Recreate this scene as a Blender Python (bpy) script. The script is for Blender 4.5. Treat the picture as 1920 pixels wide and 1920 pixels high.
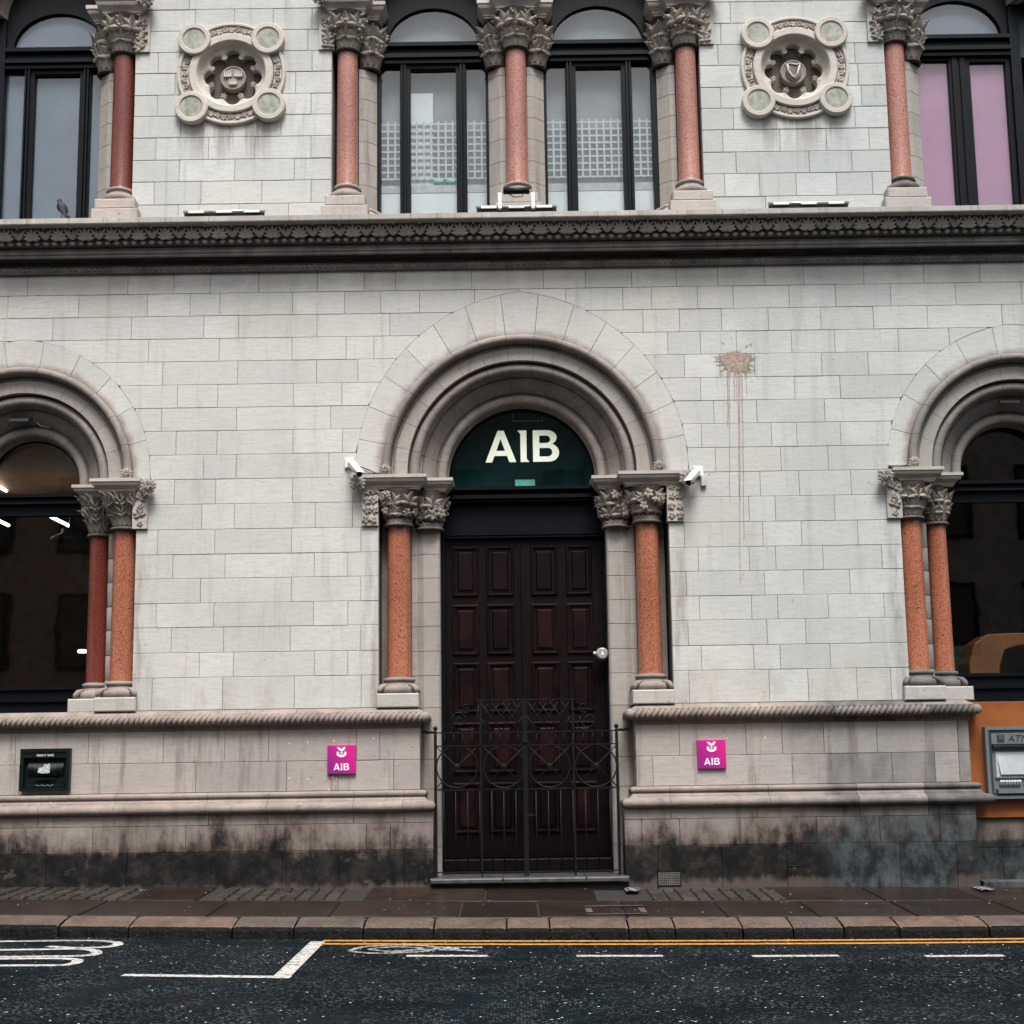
import bpy, math, random
from mathutils import Vector, Matrix
random.seed(7)
PI = math.pi
sc = bpy.context.scene
for o in list(bpy.data.objects): bpy.data.objects.remove(o)

# ------------------------------------------------------------------ camera
FPX, TILT, ROLL, PPY = 2410., math.atan(329 / 2410.), 0.0143, 1106.
CAM = Vector((-0.135, -14.4, 1.35))
U_ = Vector((0, -math.sin(TILT), math.cos(TILT))); F_ = Vector((0, math.cos(TILT), math.sin(TILT)))
RX = Vector((math.cos(ROLL), 0, 0)) - U_ * math.sin(ROLL)
RY = Vector((math.sin(ROLL), 0, 0)) + U_ * math.cos(ROLL)
cd = bpy.data.cameras.new('camera'); cam = bpy.data.objects.new('camera', cd); sc.collection.objects.link(cam)
m = Matrix((RX, RY, -F_)).transposed().to_4x4(); m.translation = CAM; cam.matrix_world = m
cd.sensor_width = 36; cd.sensor_height = 36; cd.sensor_fit = 'HORIZONTAL'
cd.lens = FPX / 1920 * 36; cd.shift_y = (PPY - 960) / 1920
cd.clip_start = .1; cd.clip_end = 500
sc.camera = cam
sc.render.resolution_x = 1024; sc.render.resolution_y = 1024

def at(px, py, Y=0.):
    "point of the upright plane at depth Y that the photograph shows at px, py"
    d = RX * ((px - 960) / FPX) - RY * ((py - PPY) / FPX) + F_
    t = (Y - CAM.y) / d.y
    return CAM.x + t * d.x, CAM.z + t * d.z
def aX(px, py, Y=0.): return at(px, py, Y)[0]
def aZ(px, py, Y=0.): return at(px, py, Y)[1]

# ------------------------------------------------------------------ world, sun, exposure
SUN_EL, SUN_AZ = 62, 8       # azimuth measured from straight in front of the facade, towards the right
w = bpy.data.worlds.new('World'); sc.world = w; w.use_nodes = True
nt = w.node_tree; nt.nodes.clear()
sky = nt.nodes.new('ShaderNodeTexSky'); sky.sky_type = 'NISHITA'; sky.sun_disc = False
sky.sun_elevation = math.radians(SUN_EL); sky.sun_rotation = math.radians(180 - SUN_AZ)
sky.air_density = 1.2; sky.dust_density = 6; sky.ozone_density = 1.
hs = nt.nodes.new('ShaderNodeHueSaturation'); hs.inputs['Saturation'].default_value = .38
bg = nt.nodes.new('ShaderNodeBackground'); bg.inputs[1].default_value = .064
wo = nt.nodes.new('ShaderNodeOutputWorld')
nt.links.new(sky.outputs[0], hs.inputs['Color']); nt.links.new(hs.outputs[0], bg.inputs[0]); nt.links.new(bg.outputs[0], wo.inputs[0])
sl = bpy.data.lights.new('sun', 'SUN'); sl.energy = 1.5; sl.angle = math.radians(22); sl.color = (1, .985, .955)
so = bpy.data.objects.new('sun', sl); sc.collection.objects.link(so)
e, a = math.radians(SUN_EL), math.radians(SUN_AZ)
sd = Vector((math.sin(a) * math.cos(e), -math.cos(a) * math.cos(e), math.sin(e)))
so.rotation_euler = sd.to_track_quat('Z', 'Y').to_euler(); so.location = (0, -10, 25)
sc.view_settings.view_transform = 'Standard'; sc.view_settings.look = 'None'
sc.view_settings.exposure = 1.55; sc.view_settings.gamma = 1
sc.view_settings.use_curve_mapping = False

# ------------------------------------------------------------------ material toolkit
class NT:
    def __init__(s, name):
        s.m = bpy.data.materials.new(name); s.m.use_nodes = True; s.t = s.m.node_tree; s.t.nodes.clear()
        s.out = s.n('ShaderNodeOutputMaterial'); s.b = s.n('ShaderNodeBsdfPrincipled')
        s.l(s.b.outputs[0], s.out.inputs[0]); s.pos = s.n('ShaderNodeNewGeometry').outputs['Position']
        sp = s.n('ShaderNodeSeparateXYZ'); s.l(s.pos, sp.inputs[0]); s.x, s.y, s.z = sp.outputs
    def n(s, k): return s.t.nodes.new(k)
    def l(s, a, b): s.t.links.new(a, b)
    def put(s, sock, v):
        if isinstance(v, (int, float)): sock.default_value = v
        elif isinstance(v, tuple): sock.default_value = (*v, 1) if len(v) == 3 and len(sock.default_value) == 4 else v
        else: s.l(v, sock)
    def ma(s, op, a, b=0., c=0., clamp=False):
        n = s.n('ShaderNodeMath'); n.operation = op; n.use_clamp = clamp
        for i, v in enumerate((a, b, c)): s.put(n.inputs[i], v)
        return n.outputs[0]
    def mix(s, f, a, b, mode='MIX'):
        n = s.n('ShaderNodeMix'); n.data_type = 'RGBA'; n.blend_type = mode; n.clamp_factor = True
        s.put(n.inputs[0], f); s.put(n.inputs[6], a); s.put(n.inputs[7], b); return n.outputs[2]
    def noise(s, sc_=(1, 1, 1), scale=1., detail=3., rough=.55, off=(0, 0, 0), vec=None):
        mp = s.n('ShaderNodeMapping'); s.l(vec or s.pos, mp.inputs[0]); mp.inputs['Scale'].default_value = sc_; mp.inputs['Location'].default_value = off
        n = s.n('ShaderNodeTexNoise'); s.l(mp.outputs[0], n.inputs['Vector']); n.inputs['Scale'].default_value = scale
        n.inputs['Detail'].default_value = detail; n.inputs['Roughness'].default_value = rough; return n.outputs[0]
    def ss(s, v, a, b, lo=0., hi=1.):
        n = s.n('ShaderNodeMapRange'); n.interpolation_type = 'SMOOTHSTEP'; s.put(n.inputs[0], v)
        n.inputs[1].default_value = a; n.inputs[2].default_value = b; n.inputs[3].default_value = lo; n.inputs[4].default_value = hi; return n.outputs[0]
    def rnd(s): return s.n('ShaderNodeObjectInfo').outputs['Random']
    def fin(s, col, rough=.6, bump=None, bs=.3, bd=.01, metal=0., spec=.5):
        s.put(s.b.inputs['Base Color'], col); s.put(s.b.inputs['Roughness'], rough); s.put(s.b.inputs['Metallic'], metal)
        s.b.inputs['Specular IOR Level'].default_value = spec
        if bump is not None:
            b = s.n('ShaderNodeBump'); b.inputs['Strength'].default_value = bs; b.inputs['Distance'].default_value = bd
            s.l(bump, b.inputs['Height']); s.l(b.outputs[0], s.b.inputs['Normal'])
        return s.m

SPR = 4.69      # springing height
ARCH = {'door': (0.0, 1.607, 1.906, 2.14), 'left': (-5.76, 1.30, 1.50, 1.64), 'right': (5.72, 1.30, 1.53, 1.66)}

def stone(name, col, warm=.0, low=0., streak=.25, arch=0., cool=.5, var=.14, soot=0., rough=.75, right_soot=0.):
    s = NT(name)
    c = col
    r = s.rnd()
    c = s.mix(1., c, s.mix(r, (1 - var, 1 - var, 1 - var), (1 + var * .5, 1 + var * .5, 1 + var * .45)), 'MULTIPLY')
    wn = s.n('ShaderNodeTexWhiteNoise'); wn.noise_dimensions = '1D'; s.l(r, wn.inputs['W'])
    c = s.mix(s.ma('MULTIPLY', s.ss(wn.outputs[0], .6, 1.), .28), c, (col[0] * .95, col[1] * .87, col[2] * .8))
    # bedding lines and mottling inside the stone
    n1 = s.noise((1.5, 1.5, 14), 3.2, 5, .65)
    c = s.mix(s.ss(n1, .42, .72, 0, .42), c, (col[0] * .68, col[1] * .65, col[2] * .61))
    n2 = s.noise((1, 1, 1), 1.3, 5, .6, (3, 1, 9))
    c = s.mix(s.ss(n2, .42, .70, 0, .5), c, (col[0] * .76, col[1] * .78, col[2] * .77))
    n3 = s.noise((1, 1, 1), 26, 5, .8)
    c = s.mix(s.ss(n3, .35, .7, 0, .5), c, s.mix(1., c, (.8, .79, .77), 'MULTIPLY'))
    if cool:
        f = s.ma('MULTIPLY', s.ss(s.ma('ADD', s.x, s.ma('MULTIPLY', s.noise(scale=.6), 1.6)), 2.0, 4.6), cool)
        c = s.mix(f, c, s.mix(1., c, (.79, .87, .90), 'MULTIPLY'))
    if streak:
        st = s.noise((5.5, 5.5, .5), 1.4, 5, .65, (1, 2, 3))
        c = s.mix(s.ss(st, .52, .74, 0, streak), c, (col[0] * .42, col[1] * .38, col[2] * .36))
        sp = s.noise((1, 1, 1), 17, 3, .6, (8, 8, 8))
        c = s.mix(s.ss(sp, .66, .74, 0, .55), c, (.12, .105, .1))
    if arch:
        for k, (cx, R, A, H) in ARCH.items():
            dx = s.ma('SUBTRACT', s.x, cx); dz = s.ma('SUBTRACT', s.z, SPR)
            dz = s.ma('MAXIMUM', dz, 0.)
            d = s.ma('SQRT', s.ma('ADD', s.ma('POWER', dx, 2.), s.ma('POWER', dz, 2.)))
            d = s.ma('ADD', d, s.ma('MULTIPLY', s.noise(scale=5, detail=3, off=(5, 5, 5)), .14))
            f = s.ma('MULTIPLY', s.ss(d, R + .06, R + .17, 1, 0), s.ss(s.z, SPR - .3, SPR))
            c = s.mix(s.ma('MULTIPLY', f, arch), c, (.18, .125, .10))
    if arch and name == 'wall limestone':
        for ex in (-1.72, 1.75, 4.20, -4.32):
            d = s.ma('ABSOLUTE', s.ma('SUBTRACT', s.ma('ADD', s.x, s.ma('MULTIPLY', s.noise((1, 1, .6), 3, 3, .6, (ex, 0, 0)), .14)), ex + .07))
            f = s.ma('MULTIPLY', s.ma('MULTIPLY', s.ss(d, .015, .11, 1, 0), s.ss(s.z, 4.2, 3.6)), s.ss(s.noise((2, 2, .35), 3, 4, .6, (ex, 5, 0)), .38, .62, 0, .6))
            c = s.mix(f, c, (.20, .165, .14) if ex < 3 else (.13, .135, .14))
        c = s.mix(s.ma('MULTIPLY', s.ss(s.z, 2.7, 2.0), s.ss(s.noise((2, 2, 1), 2.2, 4), .45, .7, 0, .45)), c, (.30, .24, .20))
        c = s.mix(s.ma('MULTIPLY', s.ss(s.z, 6.7, 7.15), s.ss(s.noise((2, 2, 1), 1.6, 4), .3, .65, .1, .5)), c, (.24, .22, .205))  # grime and cornice shade both put into the top course colour
    if name == 'upper wall limestone':
        for mx, mz in ((-3.40, 9.585), (3.335, 9.56)):
            f = s.ma('MULTIPLY', s.ss(s.ma('ABSOLUTE', s.ma('SUBTRACT', s.x, mx)), .35, .62, 1, 0), s.ma('MULTIPLY', s.ss(s.z, 8.3, 8.95), s.ss(s.z, 9.2, 9.0)))
            c = s.mix(s.ma('MULTIPLY', f, s.ss(s.noise((3.2, 3.2, .3), 2.2, 4, .6, (mx, 3, 1)), .44, .58, 0, .75)), c, (.20, .175, .155))
    if soot:
        sn = s.noise((2.4, 2.4, 1.4), 1.5, 5, .65, (9, 4, 1))
        c = s.mix(s.ss(sn, .3, .62, 0, soot), c, (.045, .042, .042))
    if low:
        z = s.z
        n = s.noise((2.2, 2.2, 1.4), 1.3, 6, .68, (4, 7, 2)); nn = s.noise((9, 9, 1.2), 1.3, 4, .6, (2, 7, 2))
        hgt = s.ma('ADD', s.ma('ADD', s.ma('ADD', z, s.ss(z, .44, .47, -.10, .02)), s.ma('MULTIPLY', n, -1.25)), s.ma('MULTIPLY', nn, -.35))
        f = s.ss(hgt, -.45, -.12, 1, 0)
        c = s.mix(s.ss(z, .0, .9, .35, 0), c, (.10, .072, .060))
        c = s.mix(s.ss(hgt, -.30, .12, .75, 0), c, (.10, .068, .054))
        tone = s.mix(s.ss(s.noise(scale=4, detail=6, rough=.75, off=(1, 9, 4)), .42, .68), (.006, .0065, .007), (.030, .026, .024))
        bare = s.ss(s.noise((1.3, 1.3, 2.2), 2.6, 5, .7, (6, 2, 5)), .60, .74)
        c = s.mix(s.ma('MULTIPLY', s.ma('MULTIPLY', f, low), s.ma('SUBTRACT', 1., s.ma('MULTIPLY', s.ma('MAXIMUM', s.ma('MULTIPLY', bare, .6), s.ss(s.ma('ADD', z, s.ma('MULTIPLY', nn, -.22)), .02, -.06, 0, .6)), 1.))), c, tone)
    if right_soot:
        f = s.ma('MULTIPLY', s.ss(s.ma('ADD', s.x, s.ma('MULTIPLY', s.noise(scale=1.6, detail=5), 1.3)), 3.55, 4.1), s.ma('MULTIPLY', s.ss(s.noise((3, 3, 1), 1.2, 5), .3, .6, right_soot * .6, right_soot), s.ss(wn.outputs[0], .1, .45, .35, 1.)))
        c = s.mix(f, c, s.mix(s.ss(s.noise((1.6, 1.6, 1), 3.5, 6, .72, (3, 8, 8)), .36, .66), (.010, .014, .017), (.070, .082, .088)))
    bmp = s.ma('ADD', s.ma('MULTIPLY', s.noise(scale=70, detail=4, rough=.7), .5), s.noise((1, 1, 3), 7, 5, .6))
    return s.fin(c, rough, bmp, .32, .008, spec=.14)

def plain(name, col, rough=.5, metal=0., nv=.25, ns=12, bump=0., spec=.5, emit=None, var=0.):
    s = NT(name); c = col
    if nv:
        c = s.mix(s.ss(s.noise(scale=ns, detail=5, rough=.65), .3, .72), tuple(v * (1 + nv * .4) for v in col), tuple(v * (1 - nv) for v in col))
    if var: c = s.mix(1., c, s.mix(s.rnd(), (1 - var,) * 3, (1 + var,) * 3), 'MULTIPLY')
    if emit: s.b.inputs['Emission Color'].default_value = (*emit[0], 1); s.b.inputs['Emission Strength'].default_value = emit[1]
    return s.fin(c, rough, s.noise(scale=ns * 5, detail=3) if bump else None, bump, .005, metal, spec)

def granite(name, a, b, dark):
    s = NT(name)
    n = s.noise(scale=62, detail=3, rough=.8); n2 = s.noise((1, 1, .7), 48, 2, .7, (4, 4, 4))
    c = s.mix(s.ss(n, .44, .56), a, b); c = s.mix(s.ss(n2, .58, .68, 0, .75), c, dark)
    c = s.mix(s.ss(s.noise((1, 1, .35), 3.2, 3), .35, .75, 0, .35), c, tuple(v * .6 for v in a))
    return s.fin(c, .26, s.noise(scale=120), .08, .002)

def glass(name, tint=(1, 1, 1), refl=.16):
    s = NT(name); s.t.nodes.remove(s.b)
    tr = s.n('ShaderNodeBsdfTransparent'); tr.inputs[0].default_value = (*tint, 1)
    gl = s.n('ShaderNodeBsdfGlossy'); gl.inputs['Roughness'].default_value = .015; gl.inputs[0].default_value = (.95, .97, .98, 1)
    b = s.n('ShaderNodeBump'); b.inputs['Strength'].default_value = .12; b.inputs['Distance'].default_value = .01
    s.l(s.noise(scale=1.7, detail=2), b.inputs['Height']); s.l(b.outputs[0], gl.inputs['Normal'])
    fr = s.n('ShaderNodeFresnel'); fr.inputs[0].default_value = 1.5
    f = s.ma('ADD', fr.outputs[0], refl - .04, clamp=True)
    gn = s.n('ShaderNodeNewGeometry'); f = s.ma('MULTIPLY', f, s.ma('SUBTRACT', 1., gn.outputs['Backfacing']))
    mx = s.n('ShaderNodeMixShader'); s.l(f, mx.inputs[0]); s.l(tr.outputs[0], mx.inputs[1]); s.l(gl.outputs[0], mx.inputs[2]); s.l(mx.outputs[0], s.out.inputs[0])
    return s.m

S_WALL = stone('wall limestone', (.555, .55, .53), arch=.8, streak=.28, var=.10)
S_UP = stone('upper wall limestone', (.525, .53, .52), streak=.4, cool=.5)
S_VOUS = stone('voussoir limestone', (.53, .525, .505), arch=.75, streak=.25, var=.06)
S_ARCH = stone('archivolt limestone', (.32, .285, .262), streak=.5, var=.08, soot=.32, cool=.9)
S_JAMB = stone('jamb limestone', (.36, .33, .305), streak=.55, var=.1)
S_BASE = stone('plinth limestone', (.30, .268, .25), low=1., streak=.75, cool=.5, var=.2, right_soot=.93)
S_DADO = stone('dado limestone', (.40, .36, .34), streak=.7, var=.17, cool=.4, right_soot=.6)
S_PED = stone('pedestal limestone', (.49, .465, .435), streak=.4, var=.06, soot=.05)
S_UPP = stone('upper pedestal limestone', (.46, .42, .39), streak=.4, var=.06, soot=.1)
S_MOLD = stone('moulding limestone', (.33, .275, .25), streak=.6, soot=.3, var=.08, right_soot=.7)
S_TRIM = stone('carved limestone', (.50, .455, .42), streak=.3, var=.1, soot=.1, cool=.6)
S_LEAF = stone('carved foliage limestone', (.40, .355, .315), streak=.25, var=.15, soot=.4, cool=.5)
S_BELL = stone('soot and shade limestone', (.07, .058, .05), streak=.3, soot=.6)  # soot plus crevice shade in the colour, for contrast behind leaves
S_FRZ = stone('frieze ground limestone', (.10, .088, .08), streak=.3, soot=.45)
S_CAPB = stone('capital bell limestone', (.17, .14, .12), streak=.3, soot=.5)  # darkened ground: soot and recess shade put into the colour
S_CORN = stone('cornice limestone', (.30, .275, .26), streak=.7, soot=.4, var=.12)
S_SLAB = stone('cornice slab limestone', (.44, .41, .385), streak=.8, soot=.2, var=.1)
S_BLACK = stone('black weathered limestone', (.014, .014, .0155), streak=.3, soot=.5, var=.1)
S_CLEAN = stone('pale carved limestone', (.55, .505, .455), streak=.15, var=.04, soot=.06, cool=.3)
M_MORT = plain('dark mortar', (.10, .085, .075), .9, nv=.4, ns=20)
M_GRAN = granite('polished red granite', (.25, .075, .040), (.40, .155, .09), (.05, .015, .01))
M_GRAN2 = granite('weathered red granite', (.27, .105, .08), (.40, .20, .155), (.10, .04, .03))
M_GRAN3 = granite('dark red granite', (.11, .022, .016), (.17, .038, .024), (.03, .01, .008))
M_FRAME = plain('dark painted timber', (.0035, .005, .0075), .42, nv=.3, spec=.12)
M_IRON = plain('black painted iron', (.008, .010, .012), .5, nv=.4, ns=30, bump=.3, spec=.14)
M_DOOR = plain('dark varnished oak', (.0065, .0035, .004), .4, nv=.5, ns=8, bump=.2, spec=.14)
M_DOORP = plain('dark red varnished panel', (.010, .0030, .0036), .36, nv=.7, ns=5, bump=.2, var=.6, spec=.22)
M_GLASS = glass('window glass', (.9, .94, .94), .11)
M_GLASSU = glass('upper window glass', (.97, .99, 1), .085)
M_GLASSD = glass('fanlight glass', (.7, .9, .9), .05)
M_WHITE = plain('white painted metal', (.72, .72, .70), .4, nv=.1)
M_CREAM = plain('cream letter enamel', (.80, .86, .72), .5, nv=.05)
M_BIRD = plain('pigeon plumage', (.010, .012, .016), .7, nv=.5, ns=60)

# ------------------------------------------------------------------ mesh toolkit
col = sc.collection
wloc = {}
def tag(o, label=None, cat=None, group=None, kind=None):
    if label: o['label'] = label
    if cat: o['category'] = cat
    if group: o['group'] = group
    if kind: o['kind'] = kind
    return o
def empty(name, loc, parent=None, **k):
    o = bpy.data.objects.new(name, None); col.objects.link(o); L = Vector(loc)
    o.empty_display_size = .2; o.location = L - (wloc[parent.name] if parent else Vector()); o.parent = parent
    wloc[o.name] = L; return tag(o, **k)
class MB:
    def __init__(s): s.v = []; s.f = []; s.sm = []
    def add(s, v, f, smooth=False):
        b = len(s.v); s.v += [tuple(p) for p in v]; s.f += [[b + i for i in q] for q in f]; s.sm += [smooth] * len(f); return s
    def box(s, x0, x1, y0, y1, z0, z1):
        return s.add([(x0, y0, z0), (x1, y0, z0), (x1, y1, z0), (x0, y1, z0), (x0, y0, z1), (x1, y0, z1), (x1, y1, z1), (x0, y1, z1)],
            [(0, 3, 2, 1), (4, 5, 6, 7), (0, 1, 5, 4), (1, 2, 6, 5), (2, 3, 7, 6), (3, 0, 4, 7)])
    def bevbox(s, x0, x1, y0, y1, z0, z1, c):
        "box whose front (low y) face is chamfered"
        v = [(x0, y1, z0), (x1, y1, z0), (x1, y1, z1), (x0, y1, z1), (x0, y0 + c, z0), (x1, y0 + c, z0), (x1, y0 + c, z1), (x0, y0 + c, z1),
             (x0 + c, y0, z0 + c), (x1 - c, y0, z0 + c), (x1 - c, y0, z1 - c), (x0 + c, y0, z1 - c)]
        return s.add(v, [(8, 9, 10, 11), (4, 5, 9, 8), (5, 6, 10, 9), (6, 7, 11, 10), (7, 4, 8, 11), (0, 1, 5, 4), (1, 2, 6, 5), (2, 3, 7, 6), (3, 0, 4, 7), (0, 3, 2, 1)])
    def prism(s, poly, y0, y1, c=.006):
        "poly: XZ outline, counter-clockwise seen from the front; chamfered front"
        n = len(poly); inn = []
        for i in range(n):
            p, q, r = Vector(poly[i - 1]), Vector(poly[i]), Vector(poly[(i + 1) % n])
            a = (q - p); b = (r - q)
            if a.length < 1e-6 or b.length < 1e-6: inn.append(tuple(q)); continue
            na = Vector((-a.y, a.x)).normalized(); nb = Vector((-b.y, b.x)).normalized(); mm = na + nb
            mm = mm / max(.35, mm.dot(na)) if mm.length > 1e-4 else na
            inn.append(tuple(q + mm * c))
        v = [(x, y0, z) for x, z in inn] + [(x, y0 + c, z) for x, z in poly] + [(x, y1, z) for x, z in poly]
        f = [list(range(n)), list(range(3 * n - 1, 2 * n - 1, -1))]
        for i in range(n):
            j = (i + 1) % n
            f.append((n + i, n + j, j, i)); f.append((2 * n + i, 2 * n + j, n + j, n + i))
        return s.add(v, f)
    def grid(s, rows, close=False, smooth=True):
        n = len(rows[0]); v = [p for r in rows for p in r]; f = []
        for i in range(len(rows) - 1):
            for j in range(n if close else n - 1):
                k = (j + 1) % n; f.append((i * n + j, i * n + k, (i + 1) * n + k, (i + 1) * n + j))
        return s.add(v, f, smooth)
    def lathe(s, prof, cx, cy, seg=24, a0=0, a1=2 * PI, smooth=True, sq=0.):
        full = abs(a1 - a0 - 2 * PI) < 1e-6; rows = []
        for r, z in prof:
            row = []
            for i in range(seg if full else seg + 1):
                a = a0 + (a1 - a0) * i / seg
                k = r
                row.append((cx + k * math.cos(a), cy + k * math.sin(a), z))
            rows.append(row)
        return s.grid(rows, full, smooth)
    def tube(s, pts, r, seg=6, cap=True, smooth=True):
        pts = [Vector(p) for p in pts]; rows = []; up = None
        for i, p in enumerate(pts):
            t = (pts[min(i + 1, len(pts) - 1)] - pts[max(i - 1, 0)]).normalized()
            if up is None: up = Vector((0, 0, 1)) if abs(t.z) < .9 else Vector((0, 1, 0))
            a = t.cross(up)
            if a.length < 1e-4: a = t.cross(Vector((1, 0, 0)))
            a.normalize(); b = a.cross(t).normalized(); up = b
            rr = r[i] if isinstance(r, (list, tuple)) else r
            rows.append([p + a * rr * math.cos(2 * PI * k / seg + .39) + b * rr * math.sin(2 * PI * k / seg + .39) for k in range(seg)])
        s.grid(rows, True, smooth)
        if cap:
            b = len(s.v) - seg * len(rows); s.f.append([b + k for k in range(seg)][::-1]); s.sm.append(False)
            e = len(s.v) - seg; s.f.append([e + k for k in range(seg)]); s.sm.append(False)
        return s
    def ball(s, c, r, seg=10, rings=6, sc_=(1, 1, 1)):
        rows = []
        for i in range(rings + 1):
            th = PI * i / rings; rows.append([(c[0] + sc_[0] * r * math.sin(th) * math.cos(2 * PI * k / seg), c[1] + sc_[1] * r * math.sin(th) * math.sin(2 * PI * k / seg), c[2] - sc_[2] * r * math.cos(th)) for k in range(seg)])
        return s.grid(rows, True)
    def mesh(s, name, shift=Vector((0, 0, 0))):
        me = bpy.data.meshes.new(name); me.from_pydata([(v[0] - shift[0], v[1] - shift[1], v[2] - shift[2]) for v in s.v], [], s.f)
        me.polygons.foreach_set('use_smooth', s.sm); me.update(); return me
    def build(s, name, mat, parent=None, **k):
        xs, ys, zs = zip(*s.v); L = Vector(((min(xs) + max(xs)) / 2, (min(ys) + max(ys)) / 2, min(zs)))
        me = s.mesh(name, L); me.materials.append(mat)
        return link(name, me, L, parent, **k)
def link(name, me, L, parent=None, **k):
    o = bpy.data.objects.new(name, me); col.objects.link(o)
    o.location = L - (wloc[parent.name] if parent else Vector()); o.parent = parent; wloc[o.name] = Vector(L)
    return tag(o, **k)
def inst(name, me, M, parent, mat=None, **k):
    "shared mesh placed by a world matrix"
    o = bpy.data.objects.new(name, me); col.objects.link(o)
    o.matrix_basis = Matrix.Translation(-wloc[parent.name] if parent else Vector()) @ M; o.parent = parent
    wloc[o.name] = M.translation.copy(); return tag(o, **k)
def frame(mb, x0, x1, z0, z1, y0, y1, t, tb=None):
    tb = t if tb is None else tb
    mb.box(x0, x0 + t, y0, y1, z0, z1); mb.box(x1 - t, x1, y0, y1, z0, z1)
    mb.box(x0 + t, x1 - t, y0, y1, z1 - t, z1); mb.box(x0 + t, x1 - t, y0, y1, z0, z0 + tb)
def arcpts(cx, cz, r, a0, a1, n): return [(cx + r * math.cos(a0 + (a1 - a0) * i / n), cz + r * math.sin(a0 + (a1 - a0) * i / n)) for i in range(n + 1)]
def shape(splines, thick):
    "flat lettering or emblem with holes, outlines in XY, as mesh data"
    cu = bpy.data.curves.new('outline', 'CURVE'); cu.dimensions = '2D'; cu.fill_mode = 'BOTH'; cu.extrude = thick / 2
    for pts in splines:
        sp = cu.splines.new('POLY'); sp.points.add(len(pts) - 1)
        for i, p in enumerate(pts): sp.points[i].co = (p[0], p[1], 0, 1)
        sp.use_cyclic_u = True
    o = bpy.data.objects.new('tmp', cu); me = bpy.data.meshes.new_from_object(o); bpy.data.objects.remove(o); return me
def word(txt, size, thick, shear=0.):
    cu = bpy.data.curves.new('word', 'FONT'); cu.body = txt; cu.size = size; cu.extrude = thick / 2; cu.shear = shear; cu.align_x = 'CENTER'
    o = bpy.data.objects.new('tmp', cu); me = bpy.data.meshes.new_from_object(o); bpy.data.objects.remove(o); return me
def place_flat(name, me, x, z, y, mat, parent, s=1.):
    me.materials.clear(); me.materials.append(mat)
    return inst(name, me, Matrix.Translation((x, y, z)) @ Matrix.Rotation(PI / 2, 4, 'X') @ Matrix.Scale(s, 4), parent)

def sweep_path(mb, prof, path, smooth=False):
    "prof: (projection, z) list; path: XY points, outward side on the right of travel when mitred"
    rows = []
    P = [Vector(p) for p in path]
    for i, p in enumerate(P):
        d0 = (P[i] - P[i - 1]).normalized() if i else (P[1] - P[0]).normalized()
        d1 = (P[i + 1] - P[i]).normalized() if i < len(P) - 1 else d0
        n0 = Vector((d0.y, -d0.x)); n1 = Vector((d1.y, -d1.x)); mm = (n0 + n1); mm = mm / max(.3, mm.dot(n0))
        rows.append([(p.x + mm.x * q, p.y + mm.y * q, z) for q, z in prof])
    mb.grid(rows, False, smooth)
    for r, rev in ((rows[0], False), (rows[-1], True)):
        b = len(mb.v); mb.v += r; f = list(range(b, b + len(r))); mb.f.append(f[::-1] if rev else f); mb.sm.append(False)
    return mb

# carved leaf: fan of ridged lobes with real thickness
def leaf_mesh(name, lobes, L, curl, relief, mat, th=.012, nt_=5):
    mb = MB()
    for a, l, w_, s0 in lobes:
        d = Vector((math.sin(a), math.cos(a))); p = Vector((d.y, -d.x)); top = []; bot = []
        for i in range(nt_ + 1):
            t = i / nt_; hw = w_ * math.sin(PI * min(1, (t * .93 + .07)) ** .75) + .0008
            r1, r2 = [], []
            for j in (-1, -.5, 0, .5, 1):
                q = d * (s0 + l * t) + p * (j * hw); zz = max(0, q.y) / L
                h = relief * (1 - abs(j) ** 1.6) * math.sin(PI * (t * .85 + .12)) * (.72 if j == 0 else 1)
                out = curl * zz ** 2.2; drop = curl * .55 * max(0, zz - .55) ** 1.5 * 2
                r1.append((q.x, -(h + out + .002), q.y - drop)); r2.append((q.x, -(out - th), q.y - drop))
            top.append(r1); bot.append(r2)
        mb.grid(top); mb.grid([r[::-1] for r in bot])
        mb.grid([[t_[0], b_[0]] for t_, b_ in zip(bot, top)], smooth=False); mb.grid([[b_[-1], t_[-1]] for t_, b_ in zip(bot, top)], smooth=False)
    me = mb.mesh(name); me.materials.append(mat); return me
R = math.radians
def fan(n, spread, l, w_, mid=1.25): return [(R(-spread + 2 * spread * i / (n - 1)), l * (1 + (mid - 1) * (1 - abs(2 * i / (n - 1) - 1))), w_, 0.) for i in range(n)]
L_ACAN = leaf_mesh('acanthus leaf', fan(7, 66, .115, .0150, 1.5), .17, .085, .020, S_LEAF)
L_MAPLE = leaf_mesh('maple leaf', fan(5, 95, .085, .026, 1.3), .11, .05, .024, S_LEAF)
L_SMALL = leaf_mesh('small leaf', fan(5, 120, .042, .018, 1.15), .05, .02, .012, S_LEAF, .008, 4)
L_LONG = leaf_mesh('long leaf', fan(3, 22, .13, .02, 1.2), .15, .05, .012, S_LEAF)
L_PALM = leaf_mesh('palmette', fan(7, 80, .100, .024, 1.45), .14, .03, .026, S_TRIM, .012, 4)
L_VEE = leaf_mesh('vee leaf', [(R(-36), .15, .021, 0), (R(36), .15, .021, 0), (R(-14), .11, .014, 0), (R(14), .11, .014, 0), (0, .035, .018, .11)], .14, .03, .018, S_TRIM, .012, 4)
mbb = MB(); mbb.ball((0, 0, 0), .017, 8, 5); BERRY = mbb.mesh('berry'); BERRY.materials.append(S_LEAF)

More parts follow.
